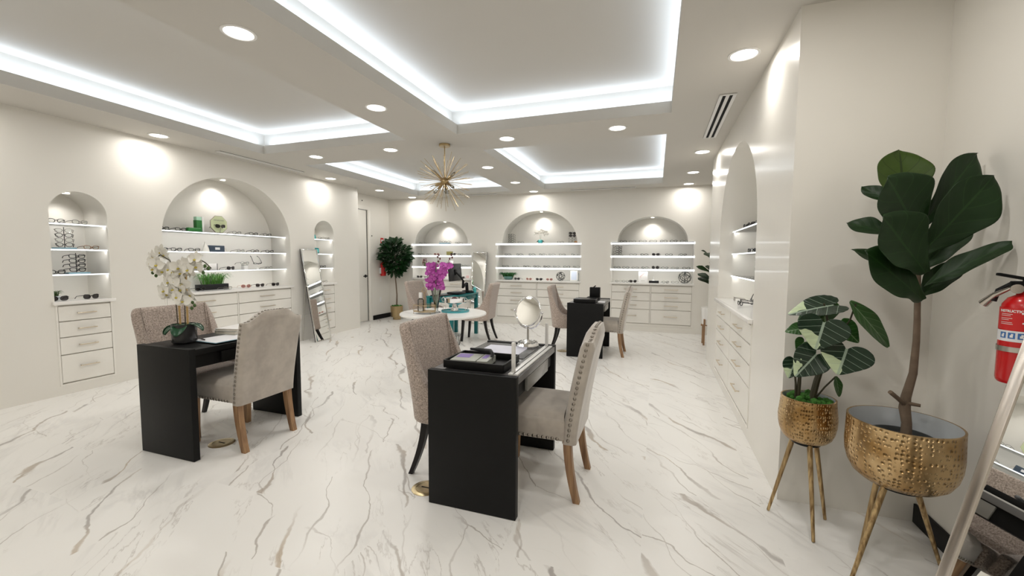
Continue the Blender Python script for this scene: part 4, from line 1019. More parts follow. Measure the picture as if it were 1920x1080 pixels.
# ------------------------------------------------------------------ planters in the nook
def bowl_stand(name, label, cx, cy, z0, r, h, feet, rim, inner):
    t = thing(name, label, 'planter', (cx, cy, 0))
    prof = [(0, 0), (r*.52, 0), (r*.70, h*.035), (r*.84, h*.12), (r*.935, h*.25), (r*.985, h*.40), (r, h*.56), (r*(.45*rim+.55), h*.74), (r*(.85*rim+.15), h*.89), (r*rim, h), (r*rim-.004, h+.001), (r*rim-.008, h)]
    inn = [(r*.965, h*.70), (r*.96, h*.55), (r*.93, h*.38), (r*.80, h*.16), (r*.5, h*.06), (0, h*.05)]
    bm = NB(); lathe(bm, prof, 96, (0, 0, 0)); b = obj('bowl', bm, M['hammer'], t, 60, loc=(0, 0, z0))
    bm = NB(); lathe(bm, [(r*rim-.008, h)]+inn, 72); obj('lining', bm, M[inner], b, 60)
    bm = NB(); lathe(bm, [(0, -.012), (r*.5, -.012), (r*.52, .002), (0, .002)], 40); obj('collar', bm, M['blackmetal'], b)
    for (x, y) in feet:
        d = Vector((x-cx, y-cy, 0)); tp = d.normalized()*r*.44
        bm = NB(); tube(bm, [(tp.x, tp.y, z0-.006), (x-cx, y-cy, .003)], [.0125, .0075], 14); obj('leg', bm, M['goldleg'], t)
    return t
bowl_stand('planter_stand', 'smaller hammered brass bowl planter on three slim legs', .755, 2.475, .438, .128, .228, ((.615, 2.53), (.757, 2.305), (.878, 2.535)), .93, 'zinc')
bowl_stand('planter_stand', 'larger hammered brass bowl planter holding the fiddle leaf fig', 1.01, 2.18, .415, .191, .270, ((.80, 2.03), (.945, 2.31), (1.24, 2.31)), .985, 'zinc')
bm = NB(); rr = random.Random(5)
for k in range(60):
    a = rr.uniform(0, 2*pi); q = rr.uniform(0, .095)
    bmesh.ops.create_icosphere(bm, subdivisions=1, radius=rr.uniform(.012, .022), matrix=Matrix.Translation((q*cos(a), q*sin(a), rr.uniform(-.01, .02))))
lathe(bm, [(0, -.03), (.10, -.03), (.10, 0), (0, .005)], 24)
MOSS = bm

def blade(bm, B, T, wd, shape='fig', face=None, droop=.0, fold=.12, wave=.02, nu=14, nv=8, back=0):
    """leaf from base B to tip T; returns nothing. Side vector chosen so that the blade faces `face`."""
    B = Vector(B); T = Vector(T); d = T-B; ln = d.length; d.normalize()
    fc = Vector(face if face is not None else (0, -1, 0)); n = (fc-d*fc.dot(d)).normalized(); s = d.cross(n)
    def wid(u):
        if shape == 'fig': return (sin(pi*min(1, u*.93+.03)**1.25))**.62*(.72+.28*sin(pi*(u*.9)**1.5))*(1 if u < .999 else .15)
        if shape == 'heart': return (math.sqrt(max(0, 1-((u-.33)/.36)**2)) if u < .33 else (1-((u-.33)/.67)**1.55))
        return sin(pi*(.04+.95*u))**.7
    def fn(u, v):
        q = (v-.5)*2; uu = u
        if shape == 'heart':                        # lobes run back past the petiole
            uu = -.22*(1-u)*abs(q)**.6*1.2+u*(1)
            w_ = max(.10, wid(u*.97+.015)) if 0 < u < 1 else (.55 if u == 0 else .03)
            w_ = min(1, .62+.38*min(1, u/.25))*(1 if u < .25 else (1-((u-.25)/.75)**1.7)) + .015
        else: w_ = max(.05, wid(u))
        p = B+d*ln*uu+s*(wd*.5*w_*q)
        p += n*(fold*wd*abs(q)**1.5*w_ - droop*ln*u*u + wave*ln*sin(9*u+2*q)*abs(q)) + s*(wave*.8*wd*q*abs(q)*sin(17*u+(3 if q > 0 else 0)))
        return p
    if shape != 'heart': grid(bm, fn, nu, nv, uv=True); return
    TB = ((0, .66), (15, .53), (30, .45), (50, .41), (75, .42), (105, .46), (130, .50), (150, .50), (165, .42), (174, .30), (180, .20))
    def rad(t):
        t = abs(t)
        for (a, ra), (b, rb) in zip(TB, TB[1:]):
            if t <= b: return ra+(rb-ra)*(t-a)/(b-a)
        return .2
    lay = bm.loops.layers.uv.verify(); na, nr = 48, 6; rings = []
    def pt(th, k):
        q = rad(th)*k; du, ds = .34+q*cos(R(th)), q*sin(R(th))
        p = B+d*ln*(du-.14)*1.0+s*(wd*ds*1.02)
        a_ = abs(ds)*2
        p += n*(fold*wd*a_**1.5*.9 - droop*ln*max(0, du)**2 + wave*ln*sin(11*th/57.3*2)*k*k)
        return bm.verts.new(p), (max(0, min(1, du)), .5+ds*.98)
    c = pt(0, 0)
    for j in range(1, nr+1): rings.append([pt(-180+360*i/na, j/nr) for i in range(na)])
    for i in range(na):
        T3 = (c, rings[0][i], rings[0][(i+1) % na]); f = bm.faces.new([q[0] for q in T3])
        for l, q in zip(f.loops, T3): l[lay].uv = q[1]
        for a, b in zip(rings, rings[1:]):
            Q4 = (a[i], b[i], b[(i+1) % na], a[(i+1) % na]); f = bm.faces.new([q[0] for q in Q4])
            for l, q in zip(f.loops, Q4): l[lay].uv = q[1]
# fiddle leaf fig
fc_ = Vector((1.055, 2.225, 0))
t = thing('fiddle_leaf_fig', 'fiddle leaf fig with broad dark leaves in the larger brass planter', 'plant', (1.015, 2.19, .50))
Lc = lambda p: (p[0]-1.015, p[1]-2.19, p[2]-.50)
bm = NB(); lathe(bm, [(0, 0), (.085, 0), (.108, .10), (.108, .118), (.102, .118), (.097, .10), (.0, .095)], 40); obj('nursery_pot', bm, M['darkzinc'], t, loc=(0, 0, .003))
bm = NB(); lathe(bm, [(0, .09), (.097, .09), (0, .104)], 30); obj('soil', bm, M['soil'], t)
bm = NB(); tube(bm, [Lc(p) for p in ((1.04, 2.215, .56), (1.045, 2.225, .66), (1.045, 2.25, .72), (1.047, 2.25, .77), (1.066, 2.25, .876), (1.069, 2.25, 1.016), (1.067, 2.25, 1.109), (1.062, 2.25, 1.223), (1.055, 2.25, 1.383), (1.04, 2.25, 1.518), (1.025, 2.25, 1.586))], [.021, .018, .020, .017, .014, .012, .0115, .0105, .009, .007, .005], 12)
tube(bm, [Lc((1.047, 2.25, .735)), Lc((1.01, 2.22, .765)), Lc((.968, 2.2, .798))], [.012, .009, .009], 8)
tube(bm, [Lc((1.05, 2.24, .745)), Lc((1.085, 2.22, .745))], [.009, .007], 8)
for v in bm.verts: v.co += Vector((random.uniform(-1, 1), random.uniform(-1, 1), 0))*.0012
obj('trunk', bm, M['trunk'], t, 60)
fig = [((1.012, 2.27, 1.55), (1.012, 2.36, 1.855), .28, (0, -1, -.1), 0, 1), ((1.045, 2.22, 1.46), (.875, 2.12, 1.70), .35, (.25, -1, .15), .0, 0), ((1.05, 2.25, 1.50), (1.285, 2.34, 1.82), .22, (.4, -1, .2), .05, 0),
 ((1.045, 2.23, 1.38), (1.262, 2.20, 1.70), .29, (.35, -1, .25), .05, 0), ((1.06, 2.20, 1.31), (.855, 2.09, 1.54), .33, (.2, -1, .25), 0, 0), ((1.00, 2.25, 1.46), (.822, 2.32, 1.545), .16, (-.1, -.7, .8), .08, 0),
 ((1.07, 2.27, 1.31), (1.265, 2.35, 1.545), .17, (-.3, -.8, .7), .06, 0), ((1.066, 2.22, 1.195), (.825, 2.09, 1.40), .30, (.2, -1, .45), .06, 0), ((1.072, 2.24, 1.25), (1.295, 2.16, 1.455), .15, (-.1, -.6, 1), .10, 0),
 ((1.07, 2.26, 1.20), (1.235, 2.33, 1.365), .15, (-.3, -.7, .8), .04, 0), ((1.0, 2.30, 1.60), (.905, 2.42, 1.71), .10, (-.3, -.8, .6), 0, 0), ((1.00, 2.25, 1.30), (.828, 2.24, 1.425), .13, (.1, -.6, 1), .10, 0)]
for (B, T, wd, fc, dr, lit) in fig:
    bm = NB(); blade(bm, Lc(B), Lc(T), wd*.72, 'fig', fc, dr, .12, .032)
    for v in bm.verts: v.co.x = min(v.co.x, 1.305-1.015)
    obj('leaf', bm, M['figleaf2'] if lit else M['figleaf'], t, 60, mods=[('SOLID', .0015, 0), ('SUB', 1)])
# variegated plant in the smaller planter
t = thing('variegated_plant', 'green and cream variegated broad leaf plant in the smaller brass planter', 'plant', (.755, 2.475, .65))
Lc = lambda p: (p[0]-.75, p[1]-2.455, p[2]-.655)
obj('moss', MOSS, M['moss'], t, 60, loc=(0, 0, -.005))
def st(pts, r): 
    bm = NB(); tube(bm, [Lc(p) for p in pts], r, 8); obj('stem', bm, M['stem'], t)
st([(.70, 2.44, .655), (.703, 2.44, .74), (.700, 2.42, .86), (.715, 2.40, .92)], [.010, .009, .006, .004])
st([(.76, 2.44, .655), (.778, 2.44, .76), (.795, 2.43, .85), (.80, 2.40, .96), (.79, 2.38, 1.07), (.77, 2.38, 1.16)], [.016, .015, .012, .008, .005, .004])
st([(.77, 2.44, .66), (.81, 2.43, .735), (.85, 2.42, .795)], .004)
st([(.80, 2.43, .86), (.84, 2.42, .98), (.89, 2.41, 1.08), (.905, 2.40, 1.16)], [.006, .005, .004, .004])
st([(.69, 2.44, .66), (.688, 2.44, .74), (.678, 2.44, .82)], .005)
alo = [((.735, 2.26, 1.075), (.700, 2.24, .93), .275, 'heart', (0.05, -1, .25), 1), ((.835, 2.28, .955), (.795, 2.25, .82), .285, 'heart', (.1, -1, .2), 1), ((.725, 2.31, .915), (.625, 2.28, .79), .20, 'heart', (-.1, -1, .25), 1),
 ((.672, 2.42, .85), (.640, 2.40, .755), .125, 'heart', (-.2, -1, .1), 1), ((.80, 2.38, 1.150), (.575, 2.33, 1.105), .20, 'heart', (.05, -.55, 1), 1), ((.880, 2.40, 1.172), (1.051, 2.39, .965), .125, 'lance', (.4, -1, .5), 0),
 ((.79, 2.44, 1.14), (.80, 2.42, 1.03), .17, 'heart', (.1, -1, .3), 0), ((.775, 2.46, 1.12), (.665, 2.44, 1.05), .12, 'heart', (-.2, -.8, .6), 0), ((.71, 2.46, 1.02), (.615, 2.44, 1.00), .10, 'heart', (-.1, -.8, .7), 0),
 ((.880, 2.46, 1.04), (.965, 2.45, .95), .14, 'heart', (.3, -1, .2), 0), ((.72, 2.46, .95), (.68, 2.45, .90), .10, 'heart', (0, -1, .2), 0), ((.849, 2.42, .797), (.874, 2.42, .694), .055, 'lance', (.5, -1, 0), 0)]
for (B, T, wd, shp, fc, va) in alo:
    bm = NB(); blade(bm, Lc(B), Lc(T), wd*.86, shp, fc, .06, .10, .015)
    obj('leaf', bm, M['aloleaf'] if va else M['aloplain'], t, 60, mods=[('SOLID', .0012, 0), ('SUB', 1)])

# ------------------------------------------------------------------ potted tree in the back corner
t = thing('potted_tree', 'round headed green tree in a gold pot in the back corner', 'plant', (-5.47, 7.97, 0))
bm = NB(); lathe(bm, [(0, 0), (.085, 0), (.085, .05), (.125, .06), (.138, .30), (.132, .305), (.128, .29), (0, .27)], 40); obj('pot', bm, M['gold'], t)
bm = NB(); rr = random.Random(2)
for k in range(40):
    a = rr.uniform(0, 2*pi); q = rr.uniform(0, .11); bmesh.ops.create_icosphere(bm, subdivisions=1, radius=rr.uniform(.015, .028), matrix=Matrix.Translation((q*cos(a), q*sin(a), .30)))
obj('moss', bm, M['moss'], t)
bm = NB(); tube(bm, [(0, 0, .28), (.01, 0, .55), (-.01, 0, .80), (-.03, 0, .98)], [.018, .015, .014, .012], 10)
for p in ((-.16, -.02, 1.25), (.02, .03, 1.45), (.13, -.03, 1.30), (-.06, .05, 1.55)): tube(bm, [(-.03, 0, .98), (p[0]*.6, p[1], 1.12), p], [.010, .008, .005], 8)
obj('trunk', bm, M['trunk'], t)
bm = NB(); rr = random.Random(9)
for k in range(560):
    while True:
        p = Vector((rr.uniform(-1, 1), rr.uniform(-1, 1), rr.uniform(-1, 1)))
        if .12 < p.length < 1: break
    c = Vector((p.x*.35-.02, p.y*.24-.02, 1.40+p.z*.37))
    if c.z > 1.62 and c.x > .12: c.x -= .12
    if c.z < 1.2: c.x *= .7
    d = Vector((p.x, p.y, p.z*.5+rr.uniform(-.3, .5))).normalized()
    blade(bm, c, c+d*rr.uniform(.09, .15), rr.uniform(.055, .085), 'lance', (rr.uniform(-.5, .5), -.8, .8), .15, .1, 0, nu=4, nv=2)
for v in bm.verts: v.co.x = max(v.co.x, -.33 if v.co.z > 1.33 else -.20); v.co.y = min(v.co.y, .29)
tag(obj('foliage', bm, M['treeleaf'], t, 60), kind='stuff')

# ------------------------------------------------------------------ fire extinguishers and wall bits
t = thing('fire_extinguisher', 'red fire extinguisher strapped to the nook wall', 'fire extinguisher', (1.252, 2.005, .922)); t.scale = (.82, .82, .83)
bm = NB(); lathe(bm, [(0, 0), (.062, 0), (.068, .008), (.070, .02), (.070, .315), (.066, .345), (.050, .372), (.028, .385), (.024, .40), (0, .40)], 40); obj('cylinder', bm, M['red'], t, 50)
def arc(name, r, z0, z1, a0, a1, mt, n=24):
    bm = NB(); grid(bm, lambda u, v: (r*cos(a0+(a1-a0)*u), r*sin(a0+(a1-a0)*u), z0+(z1-z0)*v), n, 1); return obj(name, bm, mt, t, 60)
A0, A1 = R(-250), R(-20)
arc('red_label', .0706, .235, .33, A0, A1, M['redlabel']); arc('white_label', .0709, .185, .232, A0, A1, M['label'])
bm = NB(); lathe(bm, [(.0712, .140), (.0735, .140), (.0735, .162), (.0712, .162)], 40); box(bm, .06, .088, -.03, .03, .10, .20); box(bm, -.012, .012, .070, .085, .138, .165, .002); obj('strap', bm, M['steel'], t, 30)
def wrap(s, z, h, ac, mt, r=.0716):
    me = text_mesh(s, h, .0006)
    for v in me.vertices:
        a = ac+v.co.x/r; v.co = (r*cos(a), r*sin(a), z+v.co.y)
    me.materials.append(mt); o = bpy.data.objects.new('lettering', me); COL.objects.link(o); o.parent = t
AC = R(-146)
wrap('INSTRUCTIONS', .316, .0145, AC, M['whiteink'])
bm = NB()
for j, (z, l) in enumerate(((.302, .30), (.295, .26), (.284, .30), (.277, .22), (.266, .30), (.259, .32))):
    grid(bm, lambda u, v: (.0714*cos(AC-.62+l*2*u), .0714*sin(AC-.62+l*2*u), z+.002*v), 8, 1)
for (a, z) in ((.35, .305), (.45, .288), (.62, .284), (.40, .264), (.60, .262)): grid(bm, lambda u, v: (.0714*cos(AC+a+.1*u), .0714*sin(AC+a+.1*u), z+.006*v), 2, 1)
obj('fine_print', bm, M['whiteink'], t, 60)
bm = NB()
for k in (-1, 0, 1): grid(bm, lambda u, v: (.0714*cos(AC+k*.42-.16+.32*u), .0714*sin(AC+k*.42-.16+.32*u), .198+.026*v), 6, 1)
obj('pictogram', bm, M['blueink'], t, 60)
bm = NB()
for k in (-1, 0, 1):
    grid(bm, lambda u, v: (.0717*cos(AC+k*.42-.07+.14*u), .0717*sin(AC+k*.42-.07+.14*u), .203+.010*v), 4, 1)
    grid(bm, lambda u, v: (.0717*cos(AC+k*.42-.02+.10*u), .0717*sin(AC+k*.42-.02+.10*u), .213+.006*v), 4, 1)
obj('pictogram_figure', bm, M['whiteink'], t, 60)
bm = NB(); lathe(bm, [(0, .40), (.020, .40), (.020, .43), (.012, .435), (.012, .45), (0, .45)], 16); box(bm, -.05, .05, -.012, .012, .415, .445, .004); obj('valve', bm, M['blackmetal'], t, 30)
bm = NB(); box(bm, -.10, .03, -.012, .012, .455, .468, .004, rot=Matrix.Rotation(.2, 3, 'Y')); obj('lever', bm, M['blackmetal'], t, 30)
bm = NB(); tube(bm, [(-.005, -.03+.018*cos(2*pi*k/20), .45+.018*sin(2*pi*k/20)) for k in range(20)], .0018, 6, closed=True); obj('pull_ring', bm, M['steel'], t)
bm = NB(); lathe(bm, [(0, 0), (.019, 0), (.021, .006), (.020, .018), (0, .018)], 20); obj('gauge', bm, M['frame'], t, loc=(-.035, -.01, .412), rot=(pi/2, 0, -.5))
bm = NB(); tube(bm, [(.0, .02, .43), (-.02, .05, .43), (-.05, .07, .40), (-.06, .075, .35)], .010, 10); obj('hose', bm, M['blackplastic'], t)
bm = NB(); tube(bm, [(-.035, .02, .415), (-.06, .07, .38), (-.075, .11, .335)], [.007, .012, .019], 12); obj('horn', bm, M['frame'], t)
# far extinguisher beside the tree
t = thing('fire_extinguisher', 'small red fire extinguisher on the door wall behind the potted tree', 'fire extinguisher', (XD+.065, 7.96, .97))
bm = NB(); lathe(bm, [(0, 0), (.06, 0), (.06, .26), (.03, .30), (0, .30)], 20); obj('cylinder', bm, M['red'], t)
bm = NB(); lathe(bm, [(0, .30), (.018, .30), (.018, .34), (0, .34)], 12); box(bm, -.02, .02, -.07, .02, .34, .36); obj('valve', bm, M['blackmetal'], t, 30)
bm = NB(); box(bm, -.062, .0, -.058, -.050, .05, .18); obj('label_plate', bm, M['label'], t, 30)
t = thing('extinguisher_sign', 'small red and white sign above the potted tree on the door wall', 'sign', (XD+.001, 8.02, 1.70))
bm = NB(); box(bm, 0, .004, -.055, .055, 0, .12); obj('plate', bm, M['red'], t, 30)
bm = NB(); box(bm, .004, .005, -.035, .035, .03, .085); obj('panel', bm, M['whiteink'], t, 30)
bm = NB(); box(bm, 0, .006, -.035, .035, -.057, .057, .002); t = tag(obj('wall_outlet', bm, M['can'], None, 30, loc=(XD+.001, 7.93, .44)), 'white wall outlet near the potted tree', 'outlet')
for (y, z, lab) in ((7.36, 2.57, 'small round sensor on the wall right above the door'), (7.66, 1.85, 'tiny dark button sensor high beside the door frame'), (7.83, 1.38, 'tiny dark button sensor on the wall by the potted tree')):
    bm = NB(); lathe(bm, [(0, 0), (.012, 0), (.012, .008), (0, .01)], 14); tag(obj('wall_sensor', bm, M['blackplastic'], loc=(XD+.001, y, z), rot=(0, pi/2, 0)), lab, 'sensor', 'round wall sensors')
# plant on a wooden stand past the end of the glossy wall
t = thing('plant_stand', 'white pot on tan wooden legs past the end of the glossy wall', 'planter', (.85, 7.35, 0))
bm = NB(); lathe(bm, [(0, .33), (.12, .33), (.14, .60), (.132, .60), (0, .57)], 28); obj('pot', bm, M['white'], t)
for k in range(4):
    a = pi/4+k*pi/2; bm = NB(); box(bm, .135*cos(a)-.013, .135*cos(a)+.013, .135*sin(a)-.013, .135*sin(a)+.013, 0, .42, .002); obj('leg', bm, M['oak'], t, 30)
bm = NB(); box(bm, -.135, .135, -.012, .012, .30, .33); box(bm, -.012, .012, -.135, .135, .30, .33); obj('crossbar', bm, M['oak'], t, 30)
t = thing('leafy_plant', 'broad leaf plant peeking past the end of the glossy wall', 'plant', (.85, 7.35, .575))
bm = NB(); tube(bm, [(0, 0, 0), (0, 0, .5), (.02, 0, .85)], [.012, .010, .006]); obj('stem', bm, M['stem'], t)
bm = NB(); rr = random.Random(4)
for k in range(22):
    a = rr.uniform(0, 2*pi); z = .35+.5*k/22; d = Vector((cos(a), sin(a), .4)); blade(bm, (0, 0, z), d*.24+Vector((0, 0, z+.03)), .13, 'fig', (0, -.6, 1), .1, .1, .02, 6, 4)
tag(obj('foliage', bm, M['figleaf'], t, 60), kind='stuff')

# ------------------------------------------------------------------ eyewear
def rim_pts(cx, cz, w_, h_, e, lift, n=26):
    P = []
    for k in range(n):
        a = 2*pi*k/n; c, s_ = cos(a), sin(a)
        x = w_/2*math.copysign(abs(c)**(2/e), c); z = h_/2*math.copysign(abs(s_)**(2/e), s_)
        z += lift*max(0, (x if cx > 0 else -x))/(w_/2)*(1 if z > 0 else .2)
        P.append(Vector((cx+x, .006*(abs(cx+x)/.065)**2, cz+z)))
    return P
def eyewear(kind, w_, h_, e, lift, r, fm, lm, solid=True):
    """front faces -y, bottom of the rims on z = 0, temples run back along +y"""
    t = thing('eyeglasses' if 'sun' not in kind else 'sunglasses', 'x', 'x'); g = .009
    top = 0
    bm = NB()
    for s_ in (-1, 1):
        cx = s_*(g+w_/2); P = rim_pts(cx, h_/2+r, w_, h_, e, lift); tube(bm, P, r, 6, closed=True); top = max(top, max(p.z for p in P))
        tube(bm, [(s_*(g+w_-.002), .004, h_*.78+lift*.6), (s_*(g+w_+.006), .010, h_*.80+lift*.7)], r*1.3, 6)
    tube(bm, [(-g-.001, 0, h_*.66), (0, -.002, h_*.72), (g+.001, 0, h_*.66)], r*1.2, 6)
    obj('frame_front', bm, fm, t, 60)
    for s_ in (-1, 1):
        bm = NB(); P = rim_pts(s_*(g+w_/2), h_/2+r, w_-r, h_-r, e, lift)
        bm.faces.new([bm.verts.new(p+Vector((0, .0006, 0))) for p in P]); o = obj('lens', bm, lm, t, None)
        bm = NB(); X = s_*(g+w_+.005); z0 = h_*.80+lift*.7
        tube(bm, [(X, .010, z0), (X+s_*.002, .05, z0*.9), (X-s_*.004, .10, z0*.72), (X-s_*.012, .135, r+.001)], [r*1.2, r, r, r*1.2], 6)
        obj('temple', bm, fm, t, 60)
    return t
M['tort'] = mat('tortoiseshell', (.20, .09, .03), .2, var=.8, vscale=60)
M['greyacet'] = mat('translucent grey acetate', (.34, .33, .31), .2, alpha=.75)
M['thinmetal'] = mat('thin gunmetal', (.20, .18, .16), .3, metal=.8)
M['rosegold'] = mat('rose gold wire', (.62, .36, .28), .3, metal=.8)
K = {}
SPEC = {'black': (.052, .036, 2.6, .004, .0033, 'blackplastic', 'lensclear'), 'dark': (.048, .038, 2.2, .002, .0027, 'blackmetal', 'lensclear'),
 'thin': (.050, .038, 2.4, .002, .0021, 'thinmetal', 'lensclear'), 'clear': (.052, .038, 2.4, .003, .0028, 'greyacet', 'lensclear'),
 'tort': (.052, .036, 2.6, .004, .0026, 'tort', 'lensclear'), 'sun': (.056, .044, 2.5, .006, .0026, 'blackplastic', 'lensdark'),
 'pinksun': (.055, .046, 2.1, .003, .0018, 'rosegold', 'lenspink'), 'roundsun': (.056, .054, 2.0, 0, .0022, 'blackplastic', 'lensdark')}
LOOK = {'black': 'black eyeglasses', 'dark': 'dark metal eyeglasses', 'thin': 'thin wire eyeglasses', 'clear': 'grey translucent eyeglasses', 'tort': 'tortoiseshell eyeglasses', 'sun': 'black sunglasses', 'pinksun': 'rose tinted sunglasses', 'roundsun': 'large round black sunglasses'}
def eyes(kind, loc, rz, label, group):
    nm = 'sunglasses' if 'sun' in kind else 'eyeglasses'
    if kind not in K:
        o = eyewear(kind, *SPEC[kind][:5], M[SPEC[kind][5]], M[SPEC[kind][6]]); K[kind] = o; o.location = loc; o.rotation_euler = (0, 0, rz)
    else: o = copy_tree(K[kind], loc=loc, rot=(0, 0, rz))
    tag(o, label, nm, group); return o
ORD = ['first', 'second', 'third', 'fourth', 'fifth', 'sixth', 'seventh', 'eighth', 'ninth', 'tenth']
ZS = {1: 1.6875, 2: 1.4355, 3: 1.1875, 4: .9225}
SN = {1: 'top shelf', 2: 'middle shelf', 3: 'lowest shelf', 4: 'counter'}
END = {'A': 'from the near end', 'B': 'from the near end', 'C': 'from the near end', 'D': 'from the tree side', 'E': 'from the tree side', 'F': 'from the desk side', 'G': 'from the far end'}
SHORT = {'A': 'slim niche behind orchids', 'B': 'wide long-wall niche', 'C': 'slim niche by mirror', 'D': 'tree-side back niche', 'E': 'middle back niche', 'F': 'last back niche', 'G': 'glossy-wall niche'}
rr = random.Random(21)
def row(nk, sh, items, base=None):
    q = NICHE[nk]; wk = q['w']
    for i, it in enumerate(items):
        s_, kind = it[:2]; d = it[2] if len(it) > 2 else max(q['fr'], 0)+(.045 if sh < 4 else (.06 if nk != 'B' else .05)); yaw = it[3] if len(it) > 3 else rr.uniform(-.22, .22)
        lab = '%s, %s pair %s, %s, %s' % (LOOK[kind], ORD[i], END[nk], SN[sh], SHORT[nk])
        eyes(kind, place(wk, s_, d, ZS[sh]+(.0008)), ROT[wk]+yaw, lab, 'eyewear in the '+SHORT[nk])
row('A', 1, [(2.44, 'dark'), (2.62, 'clear')]); row('A', 2, [(2.70, 'tort')]); row('A', 3, [(2.42, 'black')]); row('A', 4, [(2.43, 'sun'), (2.68, 'sun')])
row('B', 1, [(3.43, 'black'), (3.62, 'black'), (4.36, 'clear'), (4.62, 'black'), (4.85, 'dark')])
row('B', 2, [(3.40, 'dark'), (3.56, 'black'), (3.77, 'black'), (4.41, 'thin'), (4.63, 'dark'), (4.88, 'black')])
row('B', 3, [(3.90, 'dark'), (4.25, 'sun'), (4.86, 'thin')])
row('B', 4, [(3.83, 'sun'), (4.14, 'thin', .06), (4.47, 'pinksun'), (4.70, 'sun'), (4.97, 'sun')])
row('C', 1, [(5.88, 'thin'), (6.02, 'thin')]); row('C', 3, [(5.90, 'black')]); row('C', 4, [(5.94, 'thin')])
row('D', 1, [(-5.03, 'clear'), (-4.14, 'clear')]); row('D', 2, [(-5.07, 'dark'), (-4.86, 'thin'), (-4.66, 'pinksun'), (-4.25, 'sun'), (-4.07, 'dark'), (-3.89, 'thin')])
row('D', 3, [(-4.75, 'thin'), (-4.08, 'dark'), (-3.92, 'thin')]); row('D', 4, [(-5.11, 'sun'), (-4.94, 'dark'), (-4.05, 'sun')])
row('E', 1, [(-2.68, 'thin'), (-1.84, 'thin')]); row('E', 2, [(x, k) for x, k in zip((-2.97, -2.71, -2.44, -2.22, -2.02, -1.80, -1.55), ('dark', 'dark', 'dark', 'clear', 'thin', 'thin', 'clear'))])
row('E', 3, [(x, k) for x, k in zip((-3.02, -2.80, -2.56, -2.34, -2.12, -1.92, -1.70, -1.51), ('black', 'thin', 'dark', 'dark', 'black', 'clear', 'black', 'clear'))])
row('E', 4, [(-2.76, 'sun'), (-2.50, 'pinksun'), (-2.28, 'sun'), (-2.06, 'pinksun')])
row('F', 1, [(x, k) for x, k in zip((-.61, -.44, -.25, -.06, .12, .30, .48), ('dark', 'thin', 'clear', 'clear', 'dark', 'dark', 'clear'))])
row('F', 2, [(-.42, 'clear'), (-.22, 'black'), (-.01, 'sun'), (.22, 'dark'), (.47, 'dark')])
row('F', 3, [(x, k) for x, k in zip((-.72, -.55, -.38, -.20, -.01, .16, .34, .53), ('dark', 'dark', 'thin', 'dark', 'roundsun', 'dark', 'thin', 'black'))])
row('F', 4, [(-.68, 'thin'), (-.55, 'dark'), (-.41, 'sun'), (.18, 'dark'), (.34, 'clear')])
row('G', 1, [(4.92, 'sun', .18), (4.70, 'sun', .18), (4.50, 'dark', .18)]); row('G', 2, [(4.66, 'black', .18), (4.44, 'black', .18)]); 
row('G', 4, [(5.05, 'thin', .12), (4.80, 'dark', .14), (4.55, 'black', .09), (4.30, 'thin', .16)])
def tower(nk, s_, d, z, n, step, kinds, label, lab2, basemat=None, yaw=0, z0=.0):
    """display stand with pairs clipped on its pole"""
    q = NICHE[nk]; wk = q['w']; p = place(wk, s_, d, z+.001); rz = ROT[wk]+yaw
    t = thing('eyewear_stand', label, 'display stand', p, rz)
    bm = NB(); box(bm, -.085, .085, -.035, .055, 0, .014, .003); obj('base', bm, basemat or M['acryl'], t, 30)
    bm = NB(); tube(bm, [(0, .022, .014), (0, .022, .03+n*step)], .003, 8)
    for k in range(n): tube(bm, [(0, .022, .058+k*step), (0, .0, .060+k*step)], .0025, 6)
    obj('pole', bm, M['blackmetal'], t)
    for k in range(n):
        kd = kinds[k % len(kinds)]; off = Matrix.Rotation(rz, 3, 'Z') @ Vector((0, -.004, .020+z0+k*step))
        eyes(kd, Vector(p)+off, rz, '%s, %s pair up on the %s' % (LOOK[kd], ORD[k], lab2), 'eyewear on the '+lab2)
tower('A', 2.50, .09, ZS[2], 4, .047, ['dark', 'thin'], 'blue based display stand with four pairs on the middle shelf, slim niche', 'middle shelf stand in the slim niche', M['bluegrey'], -.5)
tower('A', 2.585, .08, ZS[3], 4, .045, ['black'], 'blue based display stand with four black pairs on the lowest shelf, slim niche', 'lowest shelf stand in the slim niche', M['bluegrey'], 0)
tower('E', -2.90, .07, ZS[1], 4, .045, ['dark'], 'display stand with four pairs on the top shelf, middle back niche, tree side', 'tree-side stand of the middle back niche')
tower('E', -1.60, .07, ZS[1], 4, .050, ['thin', 'clear', 'sun', 'sun'], 'display stand with sunglasses uppermost on the top shelf, middle back niche', 'stand with sunglasses in the middle back niche', None, .3)
tower('F', -.69, .09, ZS[2], 4, .042, ['dark', 'black'], 'display stand of four pairs on the middle shelf, last back niche', 'stand in the last back niche', None, .45)
tower('G', 4.45, .20, ZS[3], 4, .047, ['dark', 'black'], 'display stand with four pairs on the lowest shelf of the glossy-wall niche', 'stand in the glossy-wall niche', None, 0)

def item(name, label, cat, nk, s_, d, sh, yaw=0, group=None):
    wk = NICHE[nk]['w']; return thing(name, label, cat, place(wk, s_, d, ZS[sh]+.0008), ROT[wk]+yaw, group)
def cube(nm, t, x0, x1, y0, y1, z0, z1, mt, bev=.001, rot=None): 
    bm = NB(); box(bm, x0, x1, y0, y1, z0, z1, bev); return obj(nm, bm, mt, t, 30, rot=rot)
